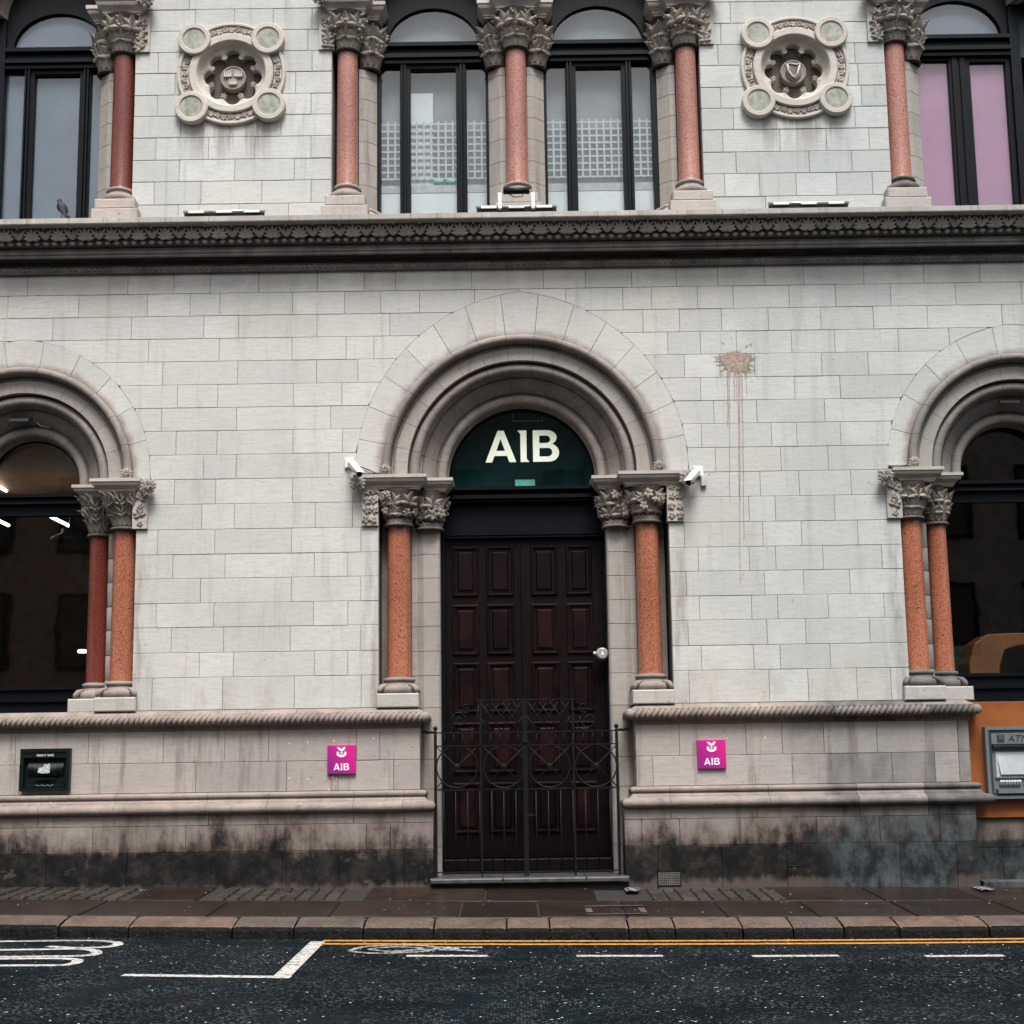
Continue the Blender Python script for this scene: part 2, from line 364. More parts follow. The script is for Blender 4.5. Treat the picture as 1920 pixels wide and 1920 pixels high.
def frame_mat(pos, out, lean=0., spin=0., s=1.):
    n = Vector(out).normalized(); t = Vector((0, 0, 1)).cross(n).normalized(); up = n.cross(t)
    # local: x tangent, -y outward, z up
    M = Matrix((-t if False else t, -n, up)).transposed()
    if M.determinant() < 0: M = Matrix((-t, -n, up)).transposed()
    M = M.to_4x4() @ Matrix.Rotation(lean, 4, 'X') @ Matrix.Rotation(spin, 4, 'Y') @ Matrix.Scale(s, 4); M.translation = Vector(pos); return M

# ------------------------------------------------------------------ ground
def gz(x, y, base):
    k = min(1, max(0, -y / 2.4)); return base - .014 * x + .0011 * x * x * k
def pave_z(x, y): return gz(x, y, .04 + (y + .15) * .05)
def road_z(x, y): return gz(x, y, -.22)
def ground_at(px, py, fz):
    z = -.2
    for _ in range(12):
        d = RX * ((px - 960) / FPX) - RY * ((py - PPY) / FPX) + F_; t = (z - CAM.z) / d.z
        x, y = CAM.x + t * d.x, CAM.y + t * d.y; z = fz(max(-12, min(12, x)), y)
    return x, y
def sheet(name, x0, x1, ys, fz, mat, nx=60, **k):
    mb = MB(); mb.grid([[(x0 + (x1 - x0) * i / nx, y, fz(max(-12, min(12, x0 + (x1 - x0) * i / nx)), y)) for i in range(nx + 1)] for y in ys[::-1]], smooth=False)
    mb.f = [q[::-1] for q in mb.f]
    return mb.build(name, mat, None, **k)

s = NT('wet asphalt')
v = s.n('ShaderNodeTexVoronoi'); v.inputs['Scale'].default_value = 46; s.l(s.pos, v.inputs['Vector'])
hv = s.n('ShaderNodeSeparateXYZ'); s.l(v.outputs['Color'], hv.inputs[0])
c = s.mix(s.ss(s.noise(scale=1.1, detail=5), .3, .7), (.0016, .0038, .0052), (.0042, .0082, .0105))
fl = s.ma('MULTIPLY', s.ss(hv.outputs[0], .58, .70), s.ss(v.outputs['Distance'], .6, .35))
c = s.mix(s.ma('MULTIPLY', fl, s.ss(s.noise(scale=2.2, detail=4, off=(3, 3, 3)), .3, .66)), c, (.062, .064, .074))
fl2 = s.ma('MULTIPLY', s.ss(hv.outputs[1],   .99, .995), s.ss(v.outputs['Distance'], .5, .35)); c = s.mix(fl2, c, (.5, .5, .48))
M_ASPH = s.fin(c, s.ss(s.noise(scale=.9, detail=4, off=(7, 7, 7)), .35, .65, .5, .85), v.outputs['Distance'], .7, .01, spec=.05)
def paving_mat(name, a, b, ro):
    s = NT(name); c = s.mix(s.rnd(), a, b)
    c = s.mix(s.ss(s.noise(scale=2.5, detail=6, rough=.7), .35, .7, 0, .75), c, tuple(v * .4 for v in a))
    c = s.mix(s.ss(s.noise(scale=60, detail=3, rough=.8), .45, .75, 0, .6), c, tuple(min(1, v * 2.3) for v in b))
    sp = s.noise((1, 1.6, 1), 16, 2, .5, (2, 2, 5)); c = s.mix(s.ss(sp, .76, .78), c, (.45, .43, .4))
    return s.fin(c, ro, s.noise(scale=45, detail=4, rough=.7), .35, .006, spec=.2)
M_PAVE = paving_mat('wet paving stone', (.013, .009, .0075), (.030, .020, .0165), .27)
M_TILE = paving_mat('pavement light tile', (.028, .024, .021), (.055, .047, .042), .42)
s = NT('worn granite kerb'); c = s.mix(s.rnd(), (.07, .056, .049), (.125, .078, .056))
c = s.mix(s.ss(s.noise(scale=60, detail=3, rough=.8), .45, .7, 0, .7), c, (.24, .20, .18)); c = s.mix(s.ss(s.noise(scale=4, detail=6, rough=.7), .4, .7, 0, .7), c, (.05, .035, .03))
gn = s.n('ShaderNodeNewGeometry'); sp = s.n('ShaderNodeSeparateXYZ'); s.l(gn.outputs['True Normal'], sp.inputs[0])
c = s.mix(s.ss(s.ma('ADD', sp.outputs[2], s.ma('MULTIPLY', s.noise(scale=14, detail=4), .25)), .62, .9, 1, 0), c, s.mix(s.ss(s.noise(scale=50, detail=3, rough=.8), .56, .72), (.004, .004, .0045), (.05, .043, .04)))  # upright faces near black: splash dirt and shade put into the colour
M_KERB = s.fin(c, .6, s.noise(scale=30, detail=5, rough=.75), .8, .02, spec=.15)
s = NT('joint dirt'); M_JOINT = s.fin((.015, .012, .011), .8)
s = NT('worn white road paint'); M_RWHITE = s.fin(s.mix(s.ss(s.noise(scale=24, detail=5, rough=.75), .46, .62, 0, .9), (.46, .45, .43), (.07, .07, .07)), .6)
s = NT('worn faint road paint'); M_RFAINT = s.fin(s.mix(s.ss(s.noise(scale=20, detail=5, rough=.75), .38, .58, 0, .95), (.42, .42, .42), (.04, .042, .045)), .6)
s = NT('yellow road paint'); M_RYEL = s.fin(s.mix(s.ss(s.noise(scale=24, detail=5, rough=.75), .46, .64, 0, .85), (.55, .24, .03), (.08, .045, .02)), .6)

road = sheet('road', -40, 40, [-2.40, -3.2, -4.5, -7, -12, -18], road_z, M_ASPH, 160, kind='structure')
KX = [-7.9, -7.0]
for px in (-20, 122, 251, 443, 557, 685, 815, 950, 1030, 1176, 1262, 1387, 1480, 1574, 1677, 1842, 1990): KX.append(aX(px, 1727, -2.25))
while KX[-1] < 9: KX.append(KX[-1] + 1.0)
pv = sheet('pavement', -40, 40, [.6, -.15, -1.1, -2.1, -2.125], lambda x, y: pave_z(x, y) - .022, M_JOINT, 160, kind='structure')
slab_i = 0
rnd = random.Random(3)
for (ya, yb, off) in ((-1.12, -.16, 0), (-2.09, -1.135, .5)):
    x = -7.6 + off
    while x < 7.6:
        L = rnd.uniform(.7, 1.25); g = .012
        x0, x1 = x + g, x + L - g
        grid_here = ya > -1.2 and any(a < (x0 + x1) / 2 < b for a, b in ((-5.7, -4.15), (-3.3, -1.9), (1.2, 2.65), (5.25, 7)))
        if not grid_here:
            dz = rnd.uniform(-.003, .003); mb = MB(); c_ = .006
            co = [(x0, ya), (x1, ya), (x1, yb), (x0, yb)]; ci = [(x0 + c_, ya + c_), (x1 - c_, ya + c_), (x1 - c_, yb - c_), (x0 + c_, yb - c_)]
            mb.add([(p, q, pave_z(p, q) + dz) for p, q in ci] + [(p, q, pave_z(p, q) - .006 + dz) for p, q in co] + [(p, q, pave_z(p, q) - .04) for p, q in co],
                [(0, 1, 2, 3)] + [(4 + i, 4 + (i + 1) % 4, (i + 1) % 4, i) for i in range(4)] + [(8 + i, 8 + (i + 1) % 4, 4 + (i + 1) % 4, 4 + i) for i in range(4)])
            mb.build('paving_slab', M_PAVE, pv)
        x += L
# pavement lights: panels of small ribbed tiles along the wall
for a, b in ((-5.62, -4.2), (-3.25, -1.95), (1.25, 2.62), (5.3, 6.7)):
    n = 9; dx = (b - a) / n
    for i in range(n):
        for j in range(4):
            x0, x1 = a + i * dx + .008 + (.018 if i % 2 else 0), a + (i + 1) * dx - .008; y0 = -1.02 + j * .205; y1 = y0 + .185; t = MB(); c_ = .008; h = rnd.uniform(.0, .006)
            co = [(x0, y0), (x1, y0), (x1, y1), (x0, y1)]; ci = [(x0 + c_, y0 + c_), (x1 - c_, y0 + c_), (x1 - c_, y1 - c_), (x0 + c_, y1 - c_)]
            t.add([(p, q, pave_z(p, q) + h) for p, q in ci] + [(p, q, pave_z(p, q) - .03) for p, q in co], [(0, 1, 2, 3)] + [(4 + k, 4 + (k + 1) % 4, (k + 1) % 4, k) for k in range(4)])
            t.build('pavement_tile', M_TILE, pv)
# cover plate near the kerb
xa, xb = aX(1098, 1712, -1.7), aX(1210, 1712, -1.7); mb = MB()
for p, q, r_, s_ in ((xa, xb, -1.98, -1.93), (xa, xb, -1.50, -1.45), (xa, xa + .06, -1.93, -1.5), (xb - .06, xb, -1.93, -1.5)):
    z = pave_z((p + q) / 2, (r_ + s_) / 2); mb.box(p, q, r_, s_, z - .01, z + .009)
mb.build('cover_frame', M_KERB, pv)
kb = sheet('kerb', -40, 40, [-2.13, -2.37], lambda x, y: pave_z(x, y) - .13, M_JOINT, 160, kind='structure')
for i in range(len(KX) - 1):
    x0, x1 = KX[i] + .008, KX[i + 1] - .008; mb = MB(); n = 22; r = random.Random(i); rows = []
    dz = r.uniform(-.006, .006); ph = r.uniform(0, 6)
    for k in range(n + 1):
        x = x0 + (x1 - x0) * k / n; e = .010 * (1 if k in (0, n) else 0); wv = .004 * math.sin(k * .7 + ph) + r.uniform(-.0035, .0035) - (.012 if r.random() < .07 else 0)
        zt = pave_z(x, -2.1); zo = gz(x, -2.4, -.108) + dz; zr = road_z(x, -2.42)
        rows.append([(x, -2.12, zt - .05), (x, -2.12, zt - .002 - e), (x, -2.25, (zt + zo) / 2 + .006 - e + wv * .5), (x, -2.375 + wv * .6, zo + .002 - e + wv * .6), (x, -2.40 + wv, zo - .010 - e), (x, -2.413 + wv, zo - .045), (x, -2.42, zr - .03)])
    mb.grid([q[::-1] for q in rows], smooth=False); 
    b0 = len(mb.v)
    for q, rev in ((rows[0], 1), (rows[-1], 0)):
        b0 = len(mb.v); mb.v += q; f = list(range(b0, b0 + len(q))); mb.f.append(f[::-1] if rev else f); mb.sm.append(False)
    mb.f = [q[::-1] for q in mb.f]
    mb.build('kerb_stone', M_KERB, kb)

def paint(name, quads, mat, label=None, parent=road):
    mb = MB()
    for q in quads: mb.add([(x, y, road_z(x, y) + .004) for x, y in q], [list(range(len(q)))])
    nrm = Vector()
    o = mb.build(name, mat, parent)
    me = o.data; me.update()
    if me.polygons[0].normal.z < 0: me.flip_normals()
    if label: o['label'] = label
    return o
def strip(pts, w_, joined=True):
    "ribbon along ground points"
    out = []; P = [Vector(p) for p in pts]; L, Rr = [], []
    for i, p in enumerate(P):
        d = (P[min(i + 1, len(P) - 1)] - P[max(0, i - 1)]).normalized(); n = Vector((-d.y, d.x)) * w_ / 2; L.append(p + n); Rr.append(p - n)
    return [[tuple(L[i]), tuple(Rr[i]), tuple(Rr[i + 1]), tuple(L[i + 1])] for i in range(len(P) - 1)]
gp = lambda px, py: ground_at(px, py, road_z)
xs = [aX(604, 1768, -2.6)] + [x for x in (-1, 0, 1, 2, 3, 4, 5, 6, 7, 8, 12)]
paint('yellow_line', strip([(x, -2.53) for x in xs], .085), M_RYEL)
paint('yellow_line', strip([(x, -2.74) for x in xs], .085), M_RYEL)
a0 = gp(596, 1766); a1 = gp(527, 1833); b0 = gp(230, 1829)
paint('parking_bay_line', strip([a0, (a1[0], a1[1] + .05)], .13) , M_RWHITE)
paint('parking_bay_line', strip([b0, (a1[0] + .07, a1[1])], .10), M_RWHITE)
for p, q in ((762, 914), (1081, 1243), (1410, 1573), (1734, 1884), (2040, 2200)):
    c0 = gp(p, 1793); c1 = gp(q, 1793); ym = (c0[1] + c1[1]) / 2; paint('lane_dash', strip([(c0[0], ym), (c1[0], ym)], .10), M_RWHITE)
# worn lettering loops at the left (read from the side)
def gcurve(pts, n=8):
    P = [Vector(gp(*p)) for p in pts]; out = []
    for i in range(len(P) - 1):
        p0, p1, p2, p3 = P[max(0, i - 1)], P[i], P[i + 1], P[min(len(P) - 1, i + 2)]
        for k in range(n):
            t = k / n; out.append(.5 * ((2 * p1) + (-p0 + p2) * t + (2 * p0 - 5 * p1 + 4 * p2 - p3) * t * t + (-p0 + 3 * p1 - 3 * p2 + p3) * t ** 3))
    return out + [P[-1]]
paint('road_letter', strip(gcurve([(-120, 1768), (60, 1765), (190, 1765), (222, 1770), (200, 1776), (140, 1778), (90, 1775)]), .09), M_RWHITE)
paint('road_letter', strip(gcurve([(-120, 1783), (60, 1781), (150, 1780), (181, 1785), (165, 1792), (80, 1794), (-120, 1796)]), .09), M_RWHITE)
paint('road_letter', strip(gcurve([(-120, 1800), (40, 1798), (120, 1798), (146, 1802), (120, 1810), (20, 1811), (-120, 1812)]), .09), M_RWHITE)
paint('road_symbol', strip(gcurve([(655, 1783), (690, 1775), (770, 1773), (820, 1777), (790, 1785), (700, 1788), (657, 1784)]), .06) +
      strip(gcurve([(690, 1780), (740, 1776), (790, 1779), (745, 1785), (692, 1781)]), .05) + strip(gcurve([(740, 1784), (810, 1781), (895, 1784)]), .07) + strip(gcurve([(800, 1776), (850, 1777), (905, 1777)]), .06) +
      strip(gcurve([(845, 1776), (848, 1783)]), .14), M_RFAINT)
# patched trench and saw cuts in the road surface
s = NT('tar'); M_TAR = s.fin((.006, .007, .008), .4)
paint('tar_seam', strip([gp(1565, 1829), gp(1870, 1831)], .02) + strip([gp(1870, 1831), gp(1990, 1880)], .02), M_TAR)
paint('tar_seam', strip([gp(0, 1764), gp(600, 1768)], .02), M_TAR)

# ------------------------------------------------------------------ the bank
bank = empty('bank_building', (0, 0, 0), label='pale limestone bank facade with round arches, red granite columns and a carved cornice', cat='building')
ROWS = [7.128, 6.861, 6.588, 6.314, 6.040, 5.761, 5.487, 5.213, 4.931, 4.644, 4.353, 4.060, 3.773, 3.496, 3.215, 2.940, 2.654, 2.375, 2.010]
LW, RW = -4.405, 4.30     # wall edges beside the side windows
DL, DR = -1.645, 1.66     # wall edges beside the door

def arch_top(cx, A, H, x):
    "height above springing of the pointed extrados"
    d = abs(x - cx)
    if d >= A: return None
    Rr = (A * A + H * H) / (2 * A); return math.sqrt(max(0, Rr * Rr - (d + Rr - A) ** 2))
def hfun(x):
    h = -1e9
    for k, (cx, R0, A, H) in ARCH.items():
        t = arch_top(cx, A, H, x)
        if t is not None: h = max(h, SPR + t)
    return h
def cut_poly(x0, x1, z0, z1, hf=None):
    "rectangle minus the arches, as a list of XZ outlines"
    hf = hf or (hfun if z1 > 4.66 else (lambda x: -9))
    n = max(1, int((x1 - x0) / .015)); xs = [x0 + (x1 - x0) * i / n for i in range(n + 1)]
    lo = [max(z0, hf(x)) for x in xs]
    if all(l <= z0 + 1e-6 for l in lo): return [[(x0, z0), (x1, z0), (x1, z1), (x0, z1)]]
    out = []; run = []
    for x, l in zip(xs, lo):
        if l < z1 - .012: run.append((x, l))
        elif run: out.append(run); run = []
    if run: out.append(run)
    polys = []
    for r in out:
        if r[-1][0] - r[0][0] < .03: continue
        b = [r[0]]
        for i in range(1, len(r) - 1):
            if not (r[i][1] <= z0 + 1e-6 and r[i - 1][1] <= z0 + 1e-6 and r[i + 1][1] <= z0 + 1e-6): 
                if i % 2 == 0 or r[i][1] <= z0 + 1e-6: b.append(r[i])
        b.append(r[-1]); polys.append(b + [(r[-1][0], z1), (r[0][0], z1)])
    return polys
MEDS = ((-3.40, 9.585), (3.335, 9.56)); MR = .45
def cut_hole(p):
    "take the sunk medallion bowls out of a rectangular block"
    if len(p) != 4: return [p]
    (x0, z0), (x1, z1) = p[0], p[2]
    for cx, cz in MEDS:
        if x1 > cx - MR and x0 < cx + MR and z1 > cz - MR and z0 < cz + MR:
            n = max(2, int((x1 - x0) / .02)); up, dn, out = [], [], []
            def flush(run, top):
                if len(run) > 1 and run[-1][0] - run[0][0] > .03:
                    if top: out.append(run + [(run[-1][0], z1), (run[0][0], z1)])
                    else: out.append([(run[0][0], z0), (run[-1][0], z0)] + run[::-1])
            full = []
            for i in range(n + 1):
                x = x0 + (x1 - x0) * i / n; d = abs(x - cx); h = math.sqrt(MR * MR - d * d) if d < MR else -1
                lo, hi = cz - h, cz + h
                if h < 0 or hi <= z0 or lo >= z1:
                    flush(up, True); flush(dn, False); up, dn = [], []; full.append(x)
                    continue
                if len(full) > 1: out.append([(full[0], z0), (full[-1], z0), (full[-1], z1), (full[0], z1)])
                full = []
                if hi < z1 - .015: up.append((x, max(hi, z0)))
                else: flush(up, True); up = []
                if lo > z0 + .015: dn.append((x, min(lo, z1)))
                else: flush(dn, False); dn = []
            flush(up, True); flush(dn, False)
            if len(full) > 1: out.append([(full[0], z0), (full[-1], z0), (full[-1], z1), (full[0], z1)])
            return out
    return [p]
def ashlar(parent, mat, x0, x1, z0, z1, Y=0., depth=.1, r=None, ch=.0035, gap=.0018, hf=None):
    dy = random.uniform(-.0025, .0025)
    for p in [q for c_ in cut_poly(x0 + gap, x1 - gap, z0 + gap, z1 - gap, hf) for q in cut_hole(c_)]:
        MB().prism(p, Y + dy, Y + depth, ch).build('stone_block', mat, parent)

# mortar backing of the ground-floor wall
mb = MB()
def backing(mb, x0, x1, z0, z1, y0, y1, hf=None):
    for p in cut_poly(x0, x1, z0, z1, hf): mb.prism(p, y0, y1, .0)
backing(mb, -9, 9, 4.64, 7.14, .014, .4)
for a, b in ((-9, -7.1), (LW, DL), (DR, RW), (7.05, 9)): mb.box(a + .004, b - .004, .014, .4, 1.9, 4.64)
gw = mb.build('ground_floor_wall', M_MORT, bank)
LJ = [[51.7, 240, 326.7, 394, 485, 595, 683, 741.4, 883.5, 1018.4, 1097.5, 1184.3, 1268, 1346, 1433, 1506.7, 1619.7, 1732.7, 1837.6],
 [15, 147.7, 276.7, 356.7, 412.3, 548.3, 645.5, 713.6, 786.6, 889.7, 974.7, 1061, 1167.9, 1222, 1307.9, 1375, 1480, 1567.4, 1670.7, 1793, 1917],
 [99, 246.7, 382.3, 447.3, 594.3, 731, 1205.8, 1274.3, 1353.3, 1441, 1539.6, 1638.4, 1740, 1880],
 [278.3, 411, 547.7, 649, 701, 1252.5, 1313.6, 1381.4, 1484.7, 1565.7, 1685, 1781],
 [305, 445.7, 593.3, 671, 1283.5, 1350, 1415.3, 1541.2, 1628.7], [332.7, 408.3, 550, 641, 1314, 1490.5, 1576],
 [302.7, 443.3, 620, 1338.7, 1419.5, 1547], [330, 406.7, 549.3, 642, 1315.5, 1447, 1494.4, 1577],
 [381.7, 442.7, 616.7, 1342, 1464.7, 1553.5], [326.7, 404.3, 548.3, 661.8, 1299, 1426, 1499.2, 1596.4],
 [378.3, 439.3, 591, 661, 1405, 1454.3, 1565.7], [295.7, 402.7, 546.7, 676.5, 1283.5, 1430.8, 1503.4, 1609],
 [324, 421.7, 589.3, 652, 1309.7, 1405.6, 1455, 1543.8, 1654.5], [375.7, 546, 676.5, 1287, 1434, 1507.6, 1594.5],
 [292.7, 400.7, 587.7, 652, 1312, 1409.8, 1459, 1553.5, 1658.4], [321, 419, 544, 676.5, 1290.7, 1438.8, 1511.5, 1631.6],
 [373.3, 437.3, 589.3, 652, 1315.5, 1413.7, 1463.7, 1557.3], [285, 417.3, 551.7, 677, 1292.6, 1443, 1516.3, 1607.7, 1672]]
MIDY = [527, 568, 610, 653, 696, 740, 783, 827, 873, 920, 967, 1014, 1060, 1106, 1151, 1198, 1245, 1300]
for r, J in enumerate(LJ):
    z1, z0 = ROWS[r], ROWS[r + 1]
    J = [aX(j, MIDY[r]) for j in J]
    if z1 > 4.65:   # runs over the arches
        spans = [(-6.9, 6.9)]
    else: spans = [(LW, DL), (DR, RW)]
    for a, b in spans:
        js = [a] + [j for j in J if a + .06 < j < b - .06] + [b]
        for x0, x1 in zip(js, js[1:]):
            if x1 - x0 > 2.2 and hfun((x0 + x1) / 2) < z1:      # keep block lengths sane above the side arches
                xm = (x0 + x1) / 2; ashlar(gw, S_WALL, x0, xm, z0, z1); ashlar(gw, S_WALL, xm, x1, z0, z1)
            else: ashlar(gw, S_WALL, x0, x1, z0, z1)

# paint splash and its runs
s = NT('old splash stain'); M_STAIN = s.fin(s.mix(s.ss(s.noise(scale=28, detail=4), .35, .7), (.23, .165, .12), (.36, .30, .245)), .7)
mb = MB(); sx, sz = at(1379, 677); r = random.Random(5); n = 90; P = []
for i in range(n):
    a_ = 2 * PI * i / n; rr = .125 * (1 + .10 * math.sin(2 * a_ + 1.9) + .07 * math.sin(5 * a_)) + (r.uniform(.0, .10) if i % 2 else 0) * (1.1 if math.sin(a_) < .3 else .5)
    P.append((sx + rr * math.cos(a_) * 1.15, sz + rr * math.sin(a_) * .95))
mb.prism(P, -.0045, -.003, .0)
for k in range(26):
    a_ = r.uniform(0, 2 * PI); d = r.uniform(.15, .3); l = r.uniform(.01, .05); w_ = r.uniform(.002, .005); c_, s_ = math.cos(a_), math.sin(a_)
    q = [(d, -w_), (d + l, 0), (d, w_)]; mb.prism([(sx + u * c_ - v_ * s_, sz + u * s_ + v_ * c_) for u, v_ in q], -.0052 - k * .00003, -.003, .0)
for px, y1, w_, in ((1364, 800, .006), (1367, 942, .0035), (1376, 752, .005), (1380, 748, .004), (1384, 1095, .0045), (1387, 940, .004), (1391, 1012, .0045), (1399, 745, .003), (1365, 700, .01)):
    x0, z0 = at(px, 690); x1, z1 = at(px + (4 if y1 > 1000 else 1), y1); N = 12; Lp, Rp = [], []
    for i in range(N + 1):
        t = i / N; x = x0 + (x1 - x0) * t + r.uniform(-.004, .004); z = z0 + (z1 - z0) * t; ww = w_ * (1 - .3 * t); Lp.append((x - ww, z)); Rp.append((x + ww, z))
    mb.prism(Lp + Rp[::-1], -.0048 - px % 7 * .00004, -.003, .0)
mb.build('splash_stain', M_STAIN, gw, label='brown splash with long thin runs down the pale blocks')

# ---- archivolts
def make_arch(cx, R0, A, H, nv, label=None):
    a_ = MB()
    prof0 = [(0, .02), (.10, .06), (.30, .10), (.44, .22), (.60, .36), (.745, .42), (.745, .60)]
    rows = []
    for i in range(33):
        t = PI * i / 32; rows.append([(cx + (R0 + .02 - q) * math.cos(t), y + .018, SPR + (R0 + .02 - q) * math.sin(t)) for q, y in prof0])
    a_.grid(rows)
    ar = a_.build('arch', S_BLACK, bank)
    if label: ar['label'] = label
    # outer ring of flush voussoirs under the pointed extrados
    Rr = (A * A + H * H) / (2 * A)
    def ext(t):
        lo, hi = R0 * .9, H + .3
        for _ in range(30):
            md = (lo + hi) / 2; x, z = md * math.cos(t), md * math.sin(t)
            if (abs(x) + Rr - A) ** 2 + z * z < Rr * Rr: lo = md
            else: hi = md
        return lo
    for k in range(nv):
        g = .0018; t0, t1 = PI * k / nv, PI * (k + 1) / nv; n = 8
        out, inn = [], []
        for i in range(n + 1):
            t = t0 + (t1 - t0) * i / n; e_ = ext(t) - g * .6
            dt = g / e_ if i == 0 else (-g / e_ if i == n else 0); di = g / R0 if i == 0 else (-g / R0 if i == n else 0)
            out.append((cx + e_ * math.cos(t + dt), SPR + e_ * math.sin(t + dt))); inn.append((cx + (R0 + .001) * math.cos(t + di), SPR + (R0 + .001) * math.sin(t + di)))
        poly = out + inn[::-1]
        if k == 0: poly[0] = (poly[0][0], 4.62); poly[-1] = (poly[-1][0], 4.62)
        MB().prism(poly, random.uniform(-.002, .002),   .12, .003).build('voussoir', S_VOUS, ar)
    def ring(prof, name, mat, nn, smooth=True, stilt=True):
        for k in range(nn):
            g = .0022 / R0; t0, t1 = PI * k / nn + g, PI * (k + 1) / nn - g; n = 7; rows = []
            jy = random.uniform(-.0015, .0015)
            ts = [t0 + (t1 - t0) * i / n for i in range(n + 1)]
            pts = []
            if k == 0: pts.append((0, -.08))
            for t in ts: pts.append((t, 0))
            if k == nn - 1: pts.append((PI, -.08))
            for t, dz in pts:
                rows.append([(cx + (R0 - q) * math.cos(t), y + jy, SPR + dz + (R0 - q) * math.sin(t)) for q, y in prof])
            mb = MB(); mb.grid([q[::-1] for q in rows], smooth=smooth)
            for q, rev in ((rows[0], 0), (rows[-1], 1)):
                b = len(mb.v); mb.v += q; f = list(range(b, b + len(q))); mb.f.append(f[::-1] if rev else f); mb.sm.append(False)
            mb.build(name, mat, ar)
    def tor(cq, cy, r, a0, a1, n=8): return [(cq + r * math.cos(R(a0 + (a1 - a0) * i / n)), cy + r * math.sin(R(a0 + (a1 - a0) * i / n))) for i in range(n + 1)]
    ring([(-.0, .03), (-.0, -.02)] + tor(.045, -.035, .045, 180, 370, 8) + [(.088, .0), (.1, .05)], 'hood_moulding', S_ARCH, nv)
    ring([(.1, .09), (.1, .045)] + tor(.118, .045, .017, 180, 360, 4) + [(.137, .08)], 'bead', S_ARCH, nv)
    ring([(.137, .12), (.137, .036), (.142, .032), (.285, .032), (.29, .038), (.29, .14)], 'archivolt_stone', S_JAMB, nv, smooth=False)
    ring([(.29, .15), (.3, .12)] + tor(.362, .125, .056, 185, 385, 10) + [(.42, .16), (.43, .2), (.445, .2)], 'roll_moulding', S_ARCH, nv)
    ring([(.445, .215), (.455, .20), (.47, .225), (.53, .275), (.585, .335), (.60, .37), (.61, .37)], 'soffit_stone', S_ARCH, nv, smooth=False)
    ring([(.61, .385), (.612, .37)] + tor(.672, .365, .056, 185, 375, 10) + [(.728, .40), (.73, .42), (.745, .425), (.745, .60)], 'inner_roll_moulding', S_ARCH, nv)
    return ar
make_arch(*ARCH['door'], 15, label='wide central arch over the entrance')
make_arch(*ARCH['left'], 11, label='left window arch, cut by the edge of the picture')
make_arch(*ARCH['right'], 11, label='right window arch, cut by the edge of the picture')

# ---- columns, capitals, imposts
def column(cx, cy, z0, z1, r, mat, plinth=True, label=None, spur=True, seg=28):
    c_ = empty('column', (cx, cy, z0), bank, label=label)
    h = .19
    mb = MB(); prof = [(r * 1.62, z0), (r * 1.72, z0 + .02), (r * 1.75, z0 + .045), (r * 1.66, z0 + .075), (r * 1.4, z0 + .085), (r * 1.22, z0 + .11), (r * 1.2, z0 + .135), (r * 1.28, z0 + .14), (r * 1.33, z0 + .158), (r * 1.26, z0 + .178), (r * 1.05, z0 + .185), (r, z0 + .19), (r * .5, z0 + .19)]
    mb.lathe(prof, cx, cy, seg)
    if spur:
        for sx in (-1, 1):
            px_, py_ = cx + sx * r * 1.5, cy - r * 1.5
            mb.tube([(cx + sx * r * .9, cy - r * 1.0, z0 + .10), (cx + sx * r * 1.3, cy - r * 1.3, z0 + .075), (px_, py_, z0 + .04), (px_ + sx * .01, py_ - .01, z0 + .012)], [.02, .034, .03, .016], 7)
    mb.build('column_base', S_MOLD, c_)
    mb = MB(); prof = [(r * 1.04, z0 + .19), (r, z0 + .21), (r * .985, (z0 + z1) / 2), (r * .955, z1)]
    mb.lathe(prof, cx, cy, seg); mb.build('shaft', mat, c_)
    return c_
